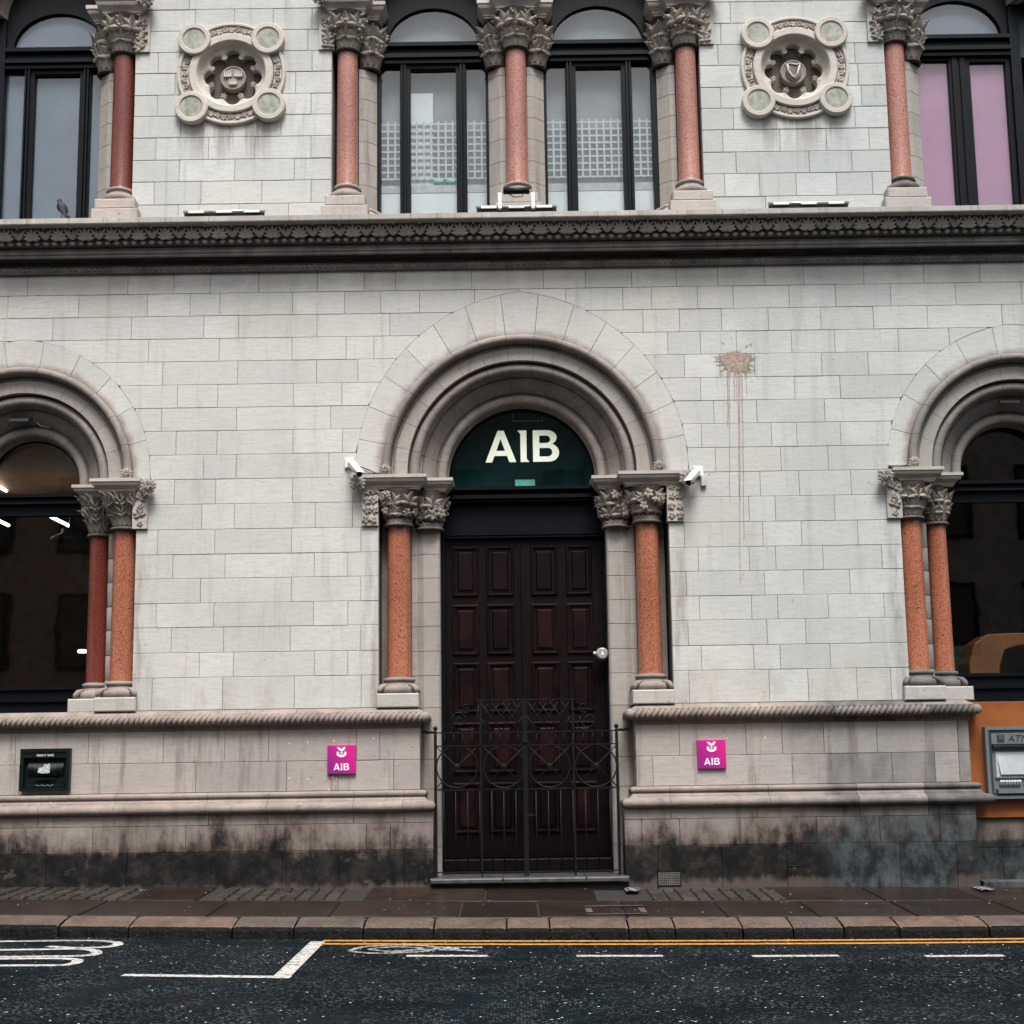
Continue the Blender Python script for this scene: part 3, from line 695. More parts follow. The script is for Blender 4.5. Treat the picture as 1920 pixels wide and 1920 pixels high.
def capital(cx, cy, z0, z1, r, hw, style, rng, leaves=9, amin=-105, amax=105, label=None):
    cp_ = MB()
    cp_.lathe([(r * .93, z0 - .002), (r * 1.22, z0), (r * 1.3, z0 + .016), (r * 1.22, z0 + .034), (r * .98, z0 + .038), (r * 1.02, z0 + .1), (r * 1.2, z0 + .6 * (z1 - z0)), (hw * .86, z1 - .03), (hw * .9, z1 + .004)], cx, cy, 20)
    c_ = cp_.build('capital', S_BELL if style == 'upper' else S_CAPB, bank, label=label); H = z1 - z0
    sets = {'acan': (L_ACAN, L_ACAN, L_LONG), 'flower': (L_MAPLE, L_SMALL, L_SMALL), 'maple': (L_MAPLE, L_MAPLE, L_LONG), 'upper': (L_MAPLE, L_ACAN, L_LONG)}[style]
    k = H / .4
    def put(me, ang, rad, z, lean, spin, s_):
        d = Vector((math.sin(ang), -math.cos(ang), 0)); inst('carved_leaf', me, frame_mat((cx + d.x * rad, cy + d.y * rad, z), d, lean, spin, s_), c_)
    n = leaves; span = amax - amin
    for i in range(n): put(sets[2], R(amin + span * (i + .5) / n), r * 1.0, z0 + .045, .08, 0, k * rng.uniform(1.0, 1.08))
    m_ = max(4, n // 2 + 1)
    for i in range(m_): put(sets[0], R(amin + span * (i + .5) / m_), r * 1.1, z0 + .13 * k, .14, rng.uniform(-.06, .06), k * 1.25)
    mt = m_ + (3 if style == 'flower' else 1)
    for i in range(mt + 1):
        a_ = R(amin + span * i / mt); sq = min(1.18, 1 / max(abs(math.sin(a_)), abs(math.cos(a_)), .7))
        put(sets[1] if style == 'flower' and i % 2 else sets[0], a_, hw * .70 * sq, z1 - .155 * k, .10, rng.uniform(-.1, .1), k * rng.uniform(1.25, 1.4))
    if style in ('flower', 'upper'):
        for i in range(14):
            a_ = R(rng.uniform(amin, amax)); zz = rng.uniform(.35, .92); rad = r * 1.15 + (hw * .98 - r) * zz
            d = Vector((math.sin(a_), -math.cos(a_), 0))
            if i % 2 and style == 'flower': put(L_SMALL, a_, rad, z0 + H * zz - .03, .15, rng.uniform(-3, 3), k * rng.uniform(1.1, 1.6))
            else: inst('berry', BERRY, Matrix.Translation((cx + d.x * (rad + .01), cy + d.y * (rad + .01), z0 + H * zz)) @ Matrix.Scale(rng.uniform(.8, 1.4), 4), c_)
    return c_
def impost(x0, x1, y0, z0, z1, side=1, name='impost', mat=None, yb=.5, ends=(1, 1)):
    H = z1 - z0; P = .085
    prof = [(0, z0), (.012, z0), (.012, z0 + H * .1), (.024, z0 + H * .12), (.024, z0 + H * .2), (.03, z0 + H * .26), (.05, z0 + H * .38), (.075, z0 + H * .5), (.085, z0 + H * .62), (.085, z0 + H * .72), (.1, z0 + H * .76), (.1, z1), (0, z1)]
    mb = MB(); a, b = x0 + .1, x1 - .1
    sweep_path(mb, prof, [(a, yb), (a, y0 + .1), (b, y0 + .1), (b, yb)])
    mb.box(a + .001, b - .001, y0 + .1, yb, z0 + .001, z1 - .001)
    return mb.build(name, mat or S_TRIM, bank)
def boss(x, y, z, s_, rng, name='carved_boss'):
    mb = MB(); mb.ball((x, y, z), .055 * s_, 10, 6); b = mb.build(name, S_BELL, bank)
    for i in range(9):
        th = 2 * PI * i / 6; ph = .75 if i < 6 else 0; d = Vector((math.sin(th) * math.sin(ph), -math.cos(ph) if i < 6 else -1, math.cos(th) * math.sin(ph)))
        inst('carved_leaf', L_SMALL, Matrix.Translation(Vector((x, y, z)) + d * .045 * s_) @ Matrix.Rotation(-th + (i - 6) * 2, 4, 'Y') @ Matrix.Rotation(-.4 * (i < 6), 4, 'X') @ Matrix.Scale(1.15 * s_ * (1 if i < 6 else .8), 4), b)
    return b
rg = random.Random(11)
CZ0, CZ1, IZ1 = 4.075, 4.49, 4.635
# door columns (outer order) and capitals over the inner piers
for sx, lab in ((-1, 'left'), (1, 'right')):
    cx = 1.425 * sx
    column(cx, .17, 2.165, CZ0, .137, M_GRAN, label='orange red granite column %s of the entrance' % lab)
    capital(cx, .16, CZ0, CZ1, .137, .27, 'flower', rg, 11, label='flowery capital of the %s entrance column' % lab)
    pc = capital(sx * 1.075, .27, CZ0 - .03, CZ1, .13, .22, 'flower', rg, 7)
    a, b = sorted((sx * 1.92, sx * 1.09)); impost(a, b, -.13, CZ1 + .0, IZ1 + .01)
    a, b = sorted((sx * 1.2, sx * .795)); impost(a, b, .02, CZ1 - .005, IZ1 - .004)
    boss(sx * 1.87, -.10, 4.545, 1.25, rg); boss(sx * 1.56, -.07, 4.70, .95, rg)
    # carved block against the wall below the impost end
    b_ = MB(); a, b = sorted((sx * 1.83, sx * 1.645)); b_.box(a, b, -.035, .1, CZ0 - .0, CZ1); bb = b_.build('corner_block', S_TRIM, bank)
    for i in range(8):
        z = CZ0 + .03 + .11 * (i // 2); x = a + .055 + .085 * (i % 2); inst('carved_leaf', L_SMALL, Matrix.Translation((x, -.04, z + .03)) @ Matrix.Rotation(rg.uniform(-2, 2), 4, 'Y') @ Matrix.Scale(rg.uniform(.9, 1.3), 4), bb)
# side window columns
for sx, xc, xc2, lab, st in ((-1, -4.571, -4.93, 'left', 'acan'), (1, 4.447, 4.82, 'right', 'maple')):
    column(xc, .17, 2.165, CZ0, .137, M_GRAN, label='front red granite column of the %s window' % lab)
    column(xc2, .38, 2.165, CZ0, .118, M_GRAN3 if sx < 0 else M_GRAN, label='rear granite column of the %s window, set back beside the glass' % lab)
    capital(xc, .16, CZ0, CZ1, .137, .27, st, rg, 10); capital(xc2, .38, CZ0 - .03, CZ1, .118, .2, st, rg, 7)
    xo = xc - sx * .42
    a, b = sorted((xc - sx * .24, xc + sx * .34)); impost(a, b, -.13, CZ1, IZ1 + .01)
    a, b = sorted((xc + sx * .1, xc2 + sx * .27)); impost(a, b, .12, CZ1 - .005, IZ1 - .004)
    boss(xc - sx * .33, -.10, 4.545, 1.25, rg); boss(sx * (abs(ARCH[lab][0]) - ARCH[lab][1] + .045), -.07, 4.70, .95, rg)
    b_ = MB(); a, b = sorted((xc - sx * .30, xc - sx * .13)); b_.box(a, b, -.035, .1, CZ0, CZ1); bb = b_.build('corner_block', S_TRIM, bank)
    for i in range(4):
        inst('carved_leaf', L_MAPLE if i % 2 else L_SMALL, Matrix.Translation(((a + b) / 2, -.04, CZ0 + .05 + .1 * i)) @ Matrix.Rotation(rg.uniform(-.6, .6), 4, 'Y') @ Matrix.Scale(.85, 4), bb)
    # thin stone strip between the two shafts, in courses, and the block they stand on
    jb = MB(); jb.box(min(xc - sx * .155, xc + sx * .3), max(xc - sx * .155, xc + sx * .3), .36, .5, 2.0, CZ1); jm = jb.build('window_jamb', S_BLACK, bank)
    xm = xc + sx * .175
    for z0, z1 in zip(ROWS[9:], ROWS[10:]):
        z1_, z0_ = z0, z1
        if z0_ >= CZ0 + .0: continue
        z1_ = min(z1_, CZ0); t = MB(); t.lathe([(.052, z0_ + .003), (.055, z0_ + .008), (.055, z1_ - .008), (.052, z1_ - .003)], xm, .28, 12); t.build('jamb_stone', S_ARCH, jm)
    pb = MB(); a, b = sorted((xc - sx * .23, xc + sx * .235)); pb.bevbox(a, b, -.075, .5, 2.005, 2.163, .012)
    a, b = sorted((xc + sx * .237, xc2 + sx * .24)); pb.bevbox(a, b, .13, .5, 2.005, 2.163, .012); pb.build('column_pedestal', S_PED, bank)
# pedestals, rebates and coursed piers at the door
for sx in (-1, 1):
    a, b = sorted((sx * 1.66, sx * 1.19)); pb = MB(); pb.bevbox(a, b, -.075, .5, 2.005, 2.163, .012); pb.build('column_pedestal', S_PED, bank)
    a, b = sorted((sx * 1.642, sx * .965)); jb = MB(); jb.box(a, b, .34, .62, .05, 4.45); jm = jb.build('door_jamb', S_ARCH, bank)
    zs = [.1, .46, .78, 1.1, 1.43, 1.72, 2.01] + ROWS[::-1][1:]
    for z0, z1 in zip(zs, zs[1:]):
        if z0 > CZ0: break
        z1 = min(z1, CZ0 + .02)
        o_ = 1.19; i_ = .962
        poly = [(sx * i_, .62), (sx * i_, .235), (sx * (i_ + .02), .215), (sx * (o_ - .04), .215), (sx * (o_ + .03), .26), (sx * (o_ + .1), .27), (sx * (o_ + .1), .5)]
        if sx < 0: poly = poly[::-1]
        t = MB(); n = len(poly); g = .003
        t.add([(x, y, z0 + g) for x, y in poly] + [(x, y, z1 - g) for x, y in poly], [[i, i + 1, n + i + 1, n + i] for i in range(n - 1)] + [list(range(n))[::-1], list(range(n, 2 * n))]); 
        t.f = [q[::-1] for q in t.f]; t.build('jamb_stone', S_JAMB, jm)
    # chamfered edge course of the wall towards the column
# ---- rope course and its wash
def spans(cuts, a, b): return [a] + [c for c in cuts if a + .05 < c < b - .05] + [b]
def mould_run(name, part, prof, a, b, cuts, mat, ra, rb, smooth=False, piece='moulding_stone', yr=.35, y0=0.):
    js = spans(cuts, a, b); pr = None
    for i, (x0, x1) in enumerate(zip(js, js[1:])):
        path = [(x0 + (0 if i == 0 else .002), y0), (x1 - (0 if i == len(js) - 2 else .002), y0)]
        if i == 0 and ra: path = [(x0, yr)] + path
        if i == len(js) - 2 and rb: path = path + [(x1, yr)]
        mb = MB(); sweep_path(mb, prof, path, smooth)
        mb.build(piece, mat, part)
def rope(xa, xb, y, z, r, part, ends=(0, 0)):
    def run(p0, p1, part):
        p0, p1 = Vector(p0), Vector(p1); d = (p1 - p0); L = d.length; d.normalize(); out = Vector((d.y, -d.x, 0)); n = max(2, int(L / .006)); rows = []
        for i in range(n + 1):
            s_ = L * i / n; row = []
            for k in range(13):
                th = R(-105 + 225 * k / 12); ph = (s_ / .062 - th * .32)
                bul = abs(math.sin(PI * ph)) ** .6; rr = r * (.52 + .52 * bul)
                row.append(p0 + d * s_ + out * rr * math.cos(th) + Vector((0, 0, rr * math.sin(th))))
            rows.append(row)
        mb = MB(); mb.grid([q[::-1] for q in rows], smooth=False); mb.f = [q[::-1] for q in mb.f]; return mb
    js = [xa]
    while js[-1] < xb - 1.5: js.append(js[-1] + random.uniform(.95, 1.7))
    js.append(xb)
    for x0, x1 in zip(js, js[1:]): run((x0, y, z), (x1 - .003, y, z), part).build('rope_strand', S_MOLD, part)
    for e_, x in ((ends[0], xa), (ends[1], xb)):
        if e_: 
            mb = MB(); mb.ball((x, y, z), r * 1.05, 12, 8); mb.build('rope_end', S_MOLD, part)
            (run((x, .35, z), (x, y, z), part) if x == xa else run((x, y, z), (x, .35, z), part)).build('rope_strand', S_MOLD, part)
PROF_ROPE = [(.0, 2.008), (.02, 2.004), (.085, 1.965), (.095, 1.955), (.095, 1.945), (.08, 1.94), (.09, 1.86), (.07, 1.845), (.055, 1.82), (.05, 1.78), (.0, 1.775)]
PROF_ROPE = PROF_ROPE[::-1]
XL, XR = -7.2, 4.87
for a, b, ra, rb in ((XL, -1.235, 0, 1), (1.265, XR, 1, 1)):
    rp = MB(); rp.box(a, b - .01 if b > 0 else b - .01, .01, .3, 1.80, 1.99); part = rp.build('rope_course', S_BLACK, bank)
    mould_run('m', part, PROF_ROPE, a, b, [-5.0, -4.42, -3.1, -2.55, -2.0, 1.75, 2.6, 3.65, 4.4], S_MOLD, ra, rb)
    rope(a if not ra else a - .115, b + .115 if rb else b, -.118, 1.895, .056, part, (ra, rb))

# ---- dado, torus mouldings and plinth
dd = MB(); dd.box(XL, -1.20, -.035, .25, .9, 1.78); dd.box(1.23, XR - .0, -.035, .25, .9, 1.78); dd.box(XL, -1.08, -.035, .25, .0, .9); dd.box(1.10, XR - .0, -.035, .25, -.15, .9)
pl = dd.build('plinth_wall', M_MORT, bank)
def row(z0, z1, js, Y, mat, py, spl=((XL, -1.06), (1.085, XR)), ex=0.):
    J = [aX(j, py, Y) for j in js]
    for a, b in spl:
        a2 = a if a < -5 else a - ex; b2 = b + ex
        s_ = [a2] + [j for j in J if a2 + .06 < j < b2 - .06] + [b2]
        for x0, x1 in zip(s_, s_[1:]): ashlar(pl, mat, x0, x1, z0, z1, Y, .32 if x1 == b2 or x0 == a2 else .1, hf=lambda x: -9)
row(1.43, 1.778, [29, 166, 306, 421, 503.6, 668.4, 712, 1274, 1399, 1467, 1545.4, 1645, 1797], -.05, S_DADO, 1400, spl=((XL, -1.18), (1.21, XR + .04)))
row(1.10, 1.43, [36, 186, 367, 537, 634, 737.7, 1224.5, 1486.5, 1674, 1754.7, 1800], -.05, S_DADO, 1457, spl=((XL, -1.18), (1.21, XR + .04)))
row(.745, .868, [72, 215, 391, 502.6, 662.6, 758.5, 1258.6, 1420, 1613, 1742], -.15, S_BASE, 1536, ex=.03)
row(.460, .745, [173.6, 348, 479.5, 582.7, 687, 732, 1203.8, 1275, 1388, 1532, 1650.7, 1763.6], -.15, S_BASE, 1570, ex=.03)
row(-.12, .460, [86.6, 237, 397, 529, 636, 757.8, 1234, 1354, 1476.4, 1689, 1795], -.15, S_BASE, 1625, ex=.03)
def tor2(cq, cz, r, a0, a1, n=8): return [(cq + r * math.cos(R(a0 + (a1 - a0) * i / n)), cz + r * math.sin(R(a0 + (a1 - a0) * i / n))) for i in range(n + 1)]
PT = [(.0, .868), (.17, .868)] + tor2(.175, .922, .05, -88, 78, 8) + [(.15, .975), (.13, .985), (.125, 1.0), (.105, 1.02), (.09, 1.035)] + tor2(.095, 1.062, .03, -80, 85, 6) + [(.05, 1.098), (.0, 1.098)]
for a, b, ra, rb in ((XL, -1.235, 0, 1), (1.265, XR, 1, 1)):
    tb = MB(); tb.box(a, b, -.03, .25, .86, 1.10); part = tb.build('base_moulding', M_MORT, bank)
    mould_run('m', part, PT, a, b, [aX(v_, 1515, -.2) for v_ in (72, 212, 385, 500, 662, 755, 1258, 1445, 1612, 1740)], S_MOLD, ra, rb, smooth=False)

# ---- cornice between the storeys
CX0, CX1 = -7.6, 7.6
zc = lambda y, Y: aZ(560, y, Y)
Z = dict(top=zc(402, -.44), sb=zc(414, -.44), lt=zc(416, -.40), lb=zc(445, -.27), sc=zc(455, -.25), d1=zc(463, -.20), f1=zc(478, -.17), d2=zc(492, -.08), e2=zc(506, -.055))
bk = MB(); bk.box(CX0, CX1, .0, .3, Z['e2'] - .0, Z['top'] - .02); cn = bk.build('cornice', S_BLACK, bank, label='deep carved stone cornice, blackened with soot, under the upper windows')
def along(name, prof, cuts, mat):
    js = spans(cuts, CX0, CX1)
    for x0, x1 in zip(js, js[1:]):
        mb = MB(); sweep_path(mb, prof, [(x0 + .002, 0), (x1 - .002, 0)]); mb.build(name, mat, cn)
cutA = [aX(v_, 408, -.42) for v_ in (52, 195, 262, 392, 505, 655, 770, 905, 1020, 1120, 1270, 1355, 1440, 1650, 1835)]
slab = [(0, Z['sb'] - .01), (.39, Z['sb'] - .01), (.40, Z['sb']), (.44, Z['sb']), (.445, Z['sb'] + .01), (.44, Z['top'] - .008), (.425, Z['top']), (0, Z['top'] + .015)]
along('slab_stone', slab, cutA, S_SLAB)
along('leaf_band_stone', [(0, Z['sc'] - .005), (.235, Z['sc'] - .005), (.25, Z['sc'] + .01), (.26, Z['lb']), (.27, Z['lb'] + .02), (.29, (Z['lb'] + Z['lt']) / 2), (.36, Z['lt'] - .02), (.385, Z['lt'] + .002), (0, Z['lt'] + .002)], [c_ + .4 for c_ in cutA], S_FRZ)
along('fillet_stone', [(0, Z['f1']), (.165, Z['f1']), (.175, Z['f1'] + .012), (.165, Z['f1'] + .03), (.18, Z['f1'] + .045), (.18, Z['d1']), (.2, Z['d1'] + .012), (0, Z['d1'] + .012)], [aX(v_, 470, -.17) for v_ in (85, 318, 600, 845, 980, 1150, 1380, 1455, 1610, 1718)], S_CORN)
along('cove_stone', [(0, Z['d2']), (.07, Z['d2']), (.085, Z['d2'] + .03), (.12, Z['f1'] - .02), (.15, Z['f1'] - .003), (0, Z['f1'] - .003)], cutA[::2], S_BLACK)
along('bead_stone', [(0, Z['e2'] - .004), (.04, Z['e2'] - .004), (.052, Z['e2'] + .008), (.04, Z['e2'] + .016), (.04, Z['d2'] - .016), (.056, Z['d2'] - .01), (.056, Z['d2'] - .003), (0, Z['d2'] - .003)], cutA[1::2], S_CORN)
n = int((CX1 - CX0) / .308); rg = random.Random(2)
for i in range(n):
    x = CX0 + .15 + i * .308; y = -.292; z = Z['lb'] + .004
    sc_ = (Z['lt'] - Z['lb']) / .126
    inst('palmette', L_PALM, Matrix.Translation((x, y, z)) @ Matrix.Rotation(-.30, 4, 'X').inverted() @ Matrix.Scale(sc_ * rg.uniform(.97, 1.04), 4), cn)
    inst('vee_leaf', L_VEE, Matrix.Translation((x + .154, y, z)) @ Matrix.Rotation(-.30, 4, 'X').inverted() @ Matrix.Scale(sc_ * rg.uniform(.97, 1.04), 4), cn)
# rounded scallops under the leaves and pyramids in the bottom band: too many to pick apart
mb = MB(); x = CX0
while x < CX1:
    mb.ball((x, -.245, (Z['lb'] + Z['sc']) / 2 + .002), .036, 8, 5, (1.05, .6, .75)); x += .102
mb.build('scallop_band', S_SLAB, cn, kind='stuff')
mb = MB(); x = CX0; zm = (Z['d2'] + Z['e2']) / 2; h = (Z['d2'] - Z['e2']) / 2 - .014
while x < CX1:
    mb.add([(x - .03, -.041, zm - h), (x + .03, -.041, zm - h), (x + .03, -.041, zm + h), (x - .03, -.041, zm + h), (x, -.072, zm)], [(0, 1, 4), (1, 2, 4), (2, 3, 4), (3, 0, 4)]); x += .066
mb.build('pyramid_band', S_CORN, cn, kind='stuff')

# ------------------------------------------------------------------ upper storey
UZ = [11.9, 11.62, 11.34, 11.05, 10.74, 10.43, 10.155, 9.88, 9.614, 9.335, 9.068, 8.795, 8.515, 8.243, 7.958, 7.66]
UL = (-4.56, -2.20); UR = (2.20, 4.42)
USP = 10.52
UARCH = [(-5.60, .92), (-1.01, .92), (1.01, .92), (5.41, .92)]
def uh(x):
    h = -1e9
    for cx, Rr in UARCH:
        d = abs(x - cx)
        if d < Rr: h = max(h, USP + math.sqrt(Rr * Rr - d * d))
    return h
mb = MB(); backing(mb, -7.6, 7.6, USP, 11.9, .014, .45, uh)
for (a, b), (mx, mz) in zip((UL, UR), MEDS):
    mb.box(a + .004, mx - .42, .014, .45, 7.6, USP); mb.box(mx + .42, b - .004, .014, .45, 7.6, USP); mb.box(mx - .42, mx + .42, .014, .45, 7.6, mz - .42); mb.box(mx - .42, mx + .42, .014, .45, mz + .42, USP)
uw = mb.build('upper_wall', M_MORT, bank)
UJ = [[], [], [], [], [690, 1230], [150, 1449.4, 1526.4, 1600.7, 355], [366, 439, 512, 1370, 1640, 585], [577, 1352, 1450], [296.7, 585, 1346.6, 1603.7], [328, 554, 1400, 1610], [295, 583, 1352, 1616], [339, 526.7, 1376, 1604],
      [292, 391, 477.7, 582.7, 1355.7, 1463.3, 1550.6, 1630.6], [336, 440, 551.7, 1380.8, 1518, 1598], [289, 376.7, 490.7, 583, 1359.6, 1425, 1493.5, 1569.6, 1637], [334, 447.7, 540.7, 1436]]
UY = [0, 0, 0, 0, 0, 0, 38, 78, 118, 157, 198, 238, 279, 320, 362, 395]
for r in range(len(UZ) - 1):
    z1, z0 = UZ[r], UZ[r + 1]; J = [aX(j, UY[r + 1] or 20) for j in UJ[r + 1]]
    if r < 4: J = [-6.8 + i * .62 + (r % 2) * .3 for i in range(23)]
    for a, b in ([(-7.5, 7.5)] if z1 > USP + .05 else [UL, UR]):
        js = [a] + sorted(j for j in J if a + .06 < j < b - .06) + [b]
        for x0, x1 in zip(js, js[1:]): ashlar(uw, S_UP, x0, x1, z0, z1, hf=uh if z1 > USP + .05 else (lambda x: -9), depth=.44 if x0 == a or x1 == b else .1, ch=.005 if not (x0 == a or x1 == b) else .006)
# upper arches (mostly above the picture)
for cx, Rr in UARCH:
    rows = []
    prof = [(0, .0), (.1, -.03), (.13, .02), (.22, .06), (.24, .2), (.28, .3), (.3, .6)]
    bk = MB(); bk.grid([[(cx + (Rr - q) * math.cos(PI * i / 24), y + .02, USP + (Rr - q) * math.sin(PI * i / 24)) for q, y in prof] for i in range(25)]); ua = bk.build('upper_arch', S_BLACK, bank)
    for k in range(9):
        g = .003; rows = []
        for i in range(7):
            t = PI * k / 9 + g + (PI / 9 - 2 * g) * i / 6; rows.append([(cx + (Rr - q) * math.cos(t), y, USP + (Rr - q) * math.sin(t)) for q, y in prof][::-1])
        mb = MB(); mb.grid(rows, smooth=False)
        for q, rev in ((rows[0], 1), (rows[-1], 0)):
            b = len(mb.v); mb.v += q; f = list(range(b, b + len(q))); mb.f.append(f[::-1] if rev else f); mb.sm.append(False)
        mb.build('voussoir', S_ARCH, ua)
UC0, UC1, UI1 = 9.86, 10.33, 10.53
rg = random.Random(21)
UCOL = [(-4.715, 'left end'), (-2.025, 'left of the pair of upper windows'), (0., 'between the two middle upper windows'), (2.045, 'right of the pair of upper windows'), (4.555, 'right end')]
for cx, lab in UCOL:
    column(cx, .09, 7.985, UC0, .128, M_GRAN2 if abs(cx) < 3 or cx > 0 else M_GRAN3, label='upper storey pink granite column, ' + lab, spur=False)
    capital(cx, .09, UC0, UC1, .13, .27, 'upper', rg, 9)
    s1 = [(-1, 1)] if cx == 0 else ([(-1,)] if cx in (-4.715, 2.045) else [(1,)])
    sides = (-1, 1) if cx == 0 else ((-1,) if cx in (-4.715,) else ((1,) if cx in (-2.025, 4.555) else (-1,)))
    impost(cx - .31, cx + .31, -.15, UC1, UI1)
    pdm = MB(); pdm.bevbox(cx - .235, cx + .235, -.14, .3, 7.86, 7.984, .012); pdm.bevbox(cx - .27, cx + .27, -.155, .3, 7.66, 7.858, .012)
    pd = pdm.build('column_pedestal', S_UPP, bank)
    pier = MB(); xa, xb = (cx - .10, cx + .10)
    pier.box(cx - .13, cx + .13, .16, .5, 7.66, 10.4)
    pr = pier.build('upper_pier', S_BLACK, bank)
    for sd_ in sides:
        x_in = cx + sd_ * .13; x_out = cx + sd_ * .335
        for z0, z1 in zip(UZ[::-1], UZ[::-1][1:]):
            if z0 > 9.7 or z1 < 8.0: continue
            z1 = min(z1, 9.72)
            poly = [(x_in, .5), (x_in, .15), (x_in + sd_ * .07, .15), (x_out, .26), (x_out, .5)]
            if sd_ > 0: poly = poly[::-1]
            t = MB(); n_ = len(poly); g = .003
            t.add([(x, y, z0 + g) for x, y in poly] + [(x, y, z1 - g) for x, y in poly], [[i, (i + 1) % n_, n_ + (i + 1) % n_, n_ + i] for i in range(n_)] + [list(range(n_))[::-1], list(range(n_, 2 * n_))])
            t.f = [q[::-1] for q in t.f]; t.build('pier_stone', S_JAMB, pr)
        # swelling base of the pier
        t = MB(); xo = cx + sd_ * .27
        pth = [(x_in, .12), (x_out - sd_ * .07, .12), (x_out + sd_ * .0, .22), (x_out, .5)]
        pb_ = [(0, 7.665), (.12, 7.665), (.125, 7.75), (.10, 7.76), (.11, 7.78), (.105, 7.81), (.07, 7.83), (.05, 7.87), (.06, 7.885), (.055, 7.91), (.0, 7.93)]
        if sd_ > 0: sweep_path(t, pb_, pth)
        else: sweep_path(t, pb_, pth[::-1])
        t.build('pier_base', S_JAMB, bank)
        capital(cx + sd_ * .235, .27, 9.72, UC1 - .02, .115, .19, 'upper', rg, 6)
        a, b = sorted((cx + sd_ * .08, cx + sd_ * .46)); impost(a, b, -.0, UC1 - .01, UI1 - .02)
for cx, sx in ((-4.715, 1), (-2.025, -1), (2.045, 1), (4.555, -1)): 
    boss(cx + sx * .31, -.11, 10.50, 1.5, rg)
    b_ = MB(); a, b = sorted((cx + sx * .15, cx + sx * .33)); b_.box(a, b, -.03, .1, UC0 + .02, UC1); bb = b_.build('corner_block', S_TRIM, bank)
    for i in range(4): inst('carved_leaf', L_MAPLE, Matrix.Translation(((a + b) / 2 - sx * .02, -.035, UC0 + .06 + .1 * i)) @ Matrix.Rotation(rg.uniform(-.8, .8), 4, 'Y') @ Matrix.Scale(.95, 4), bb)

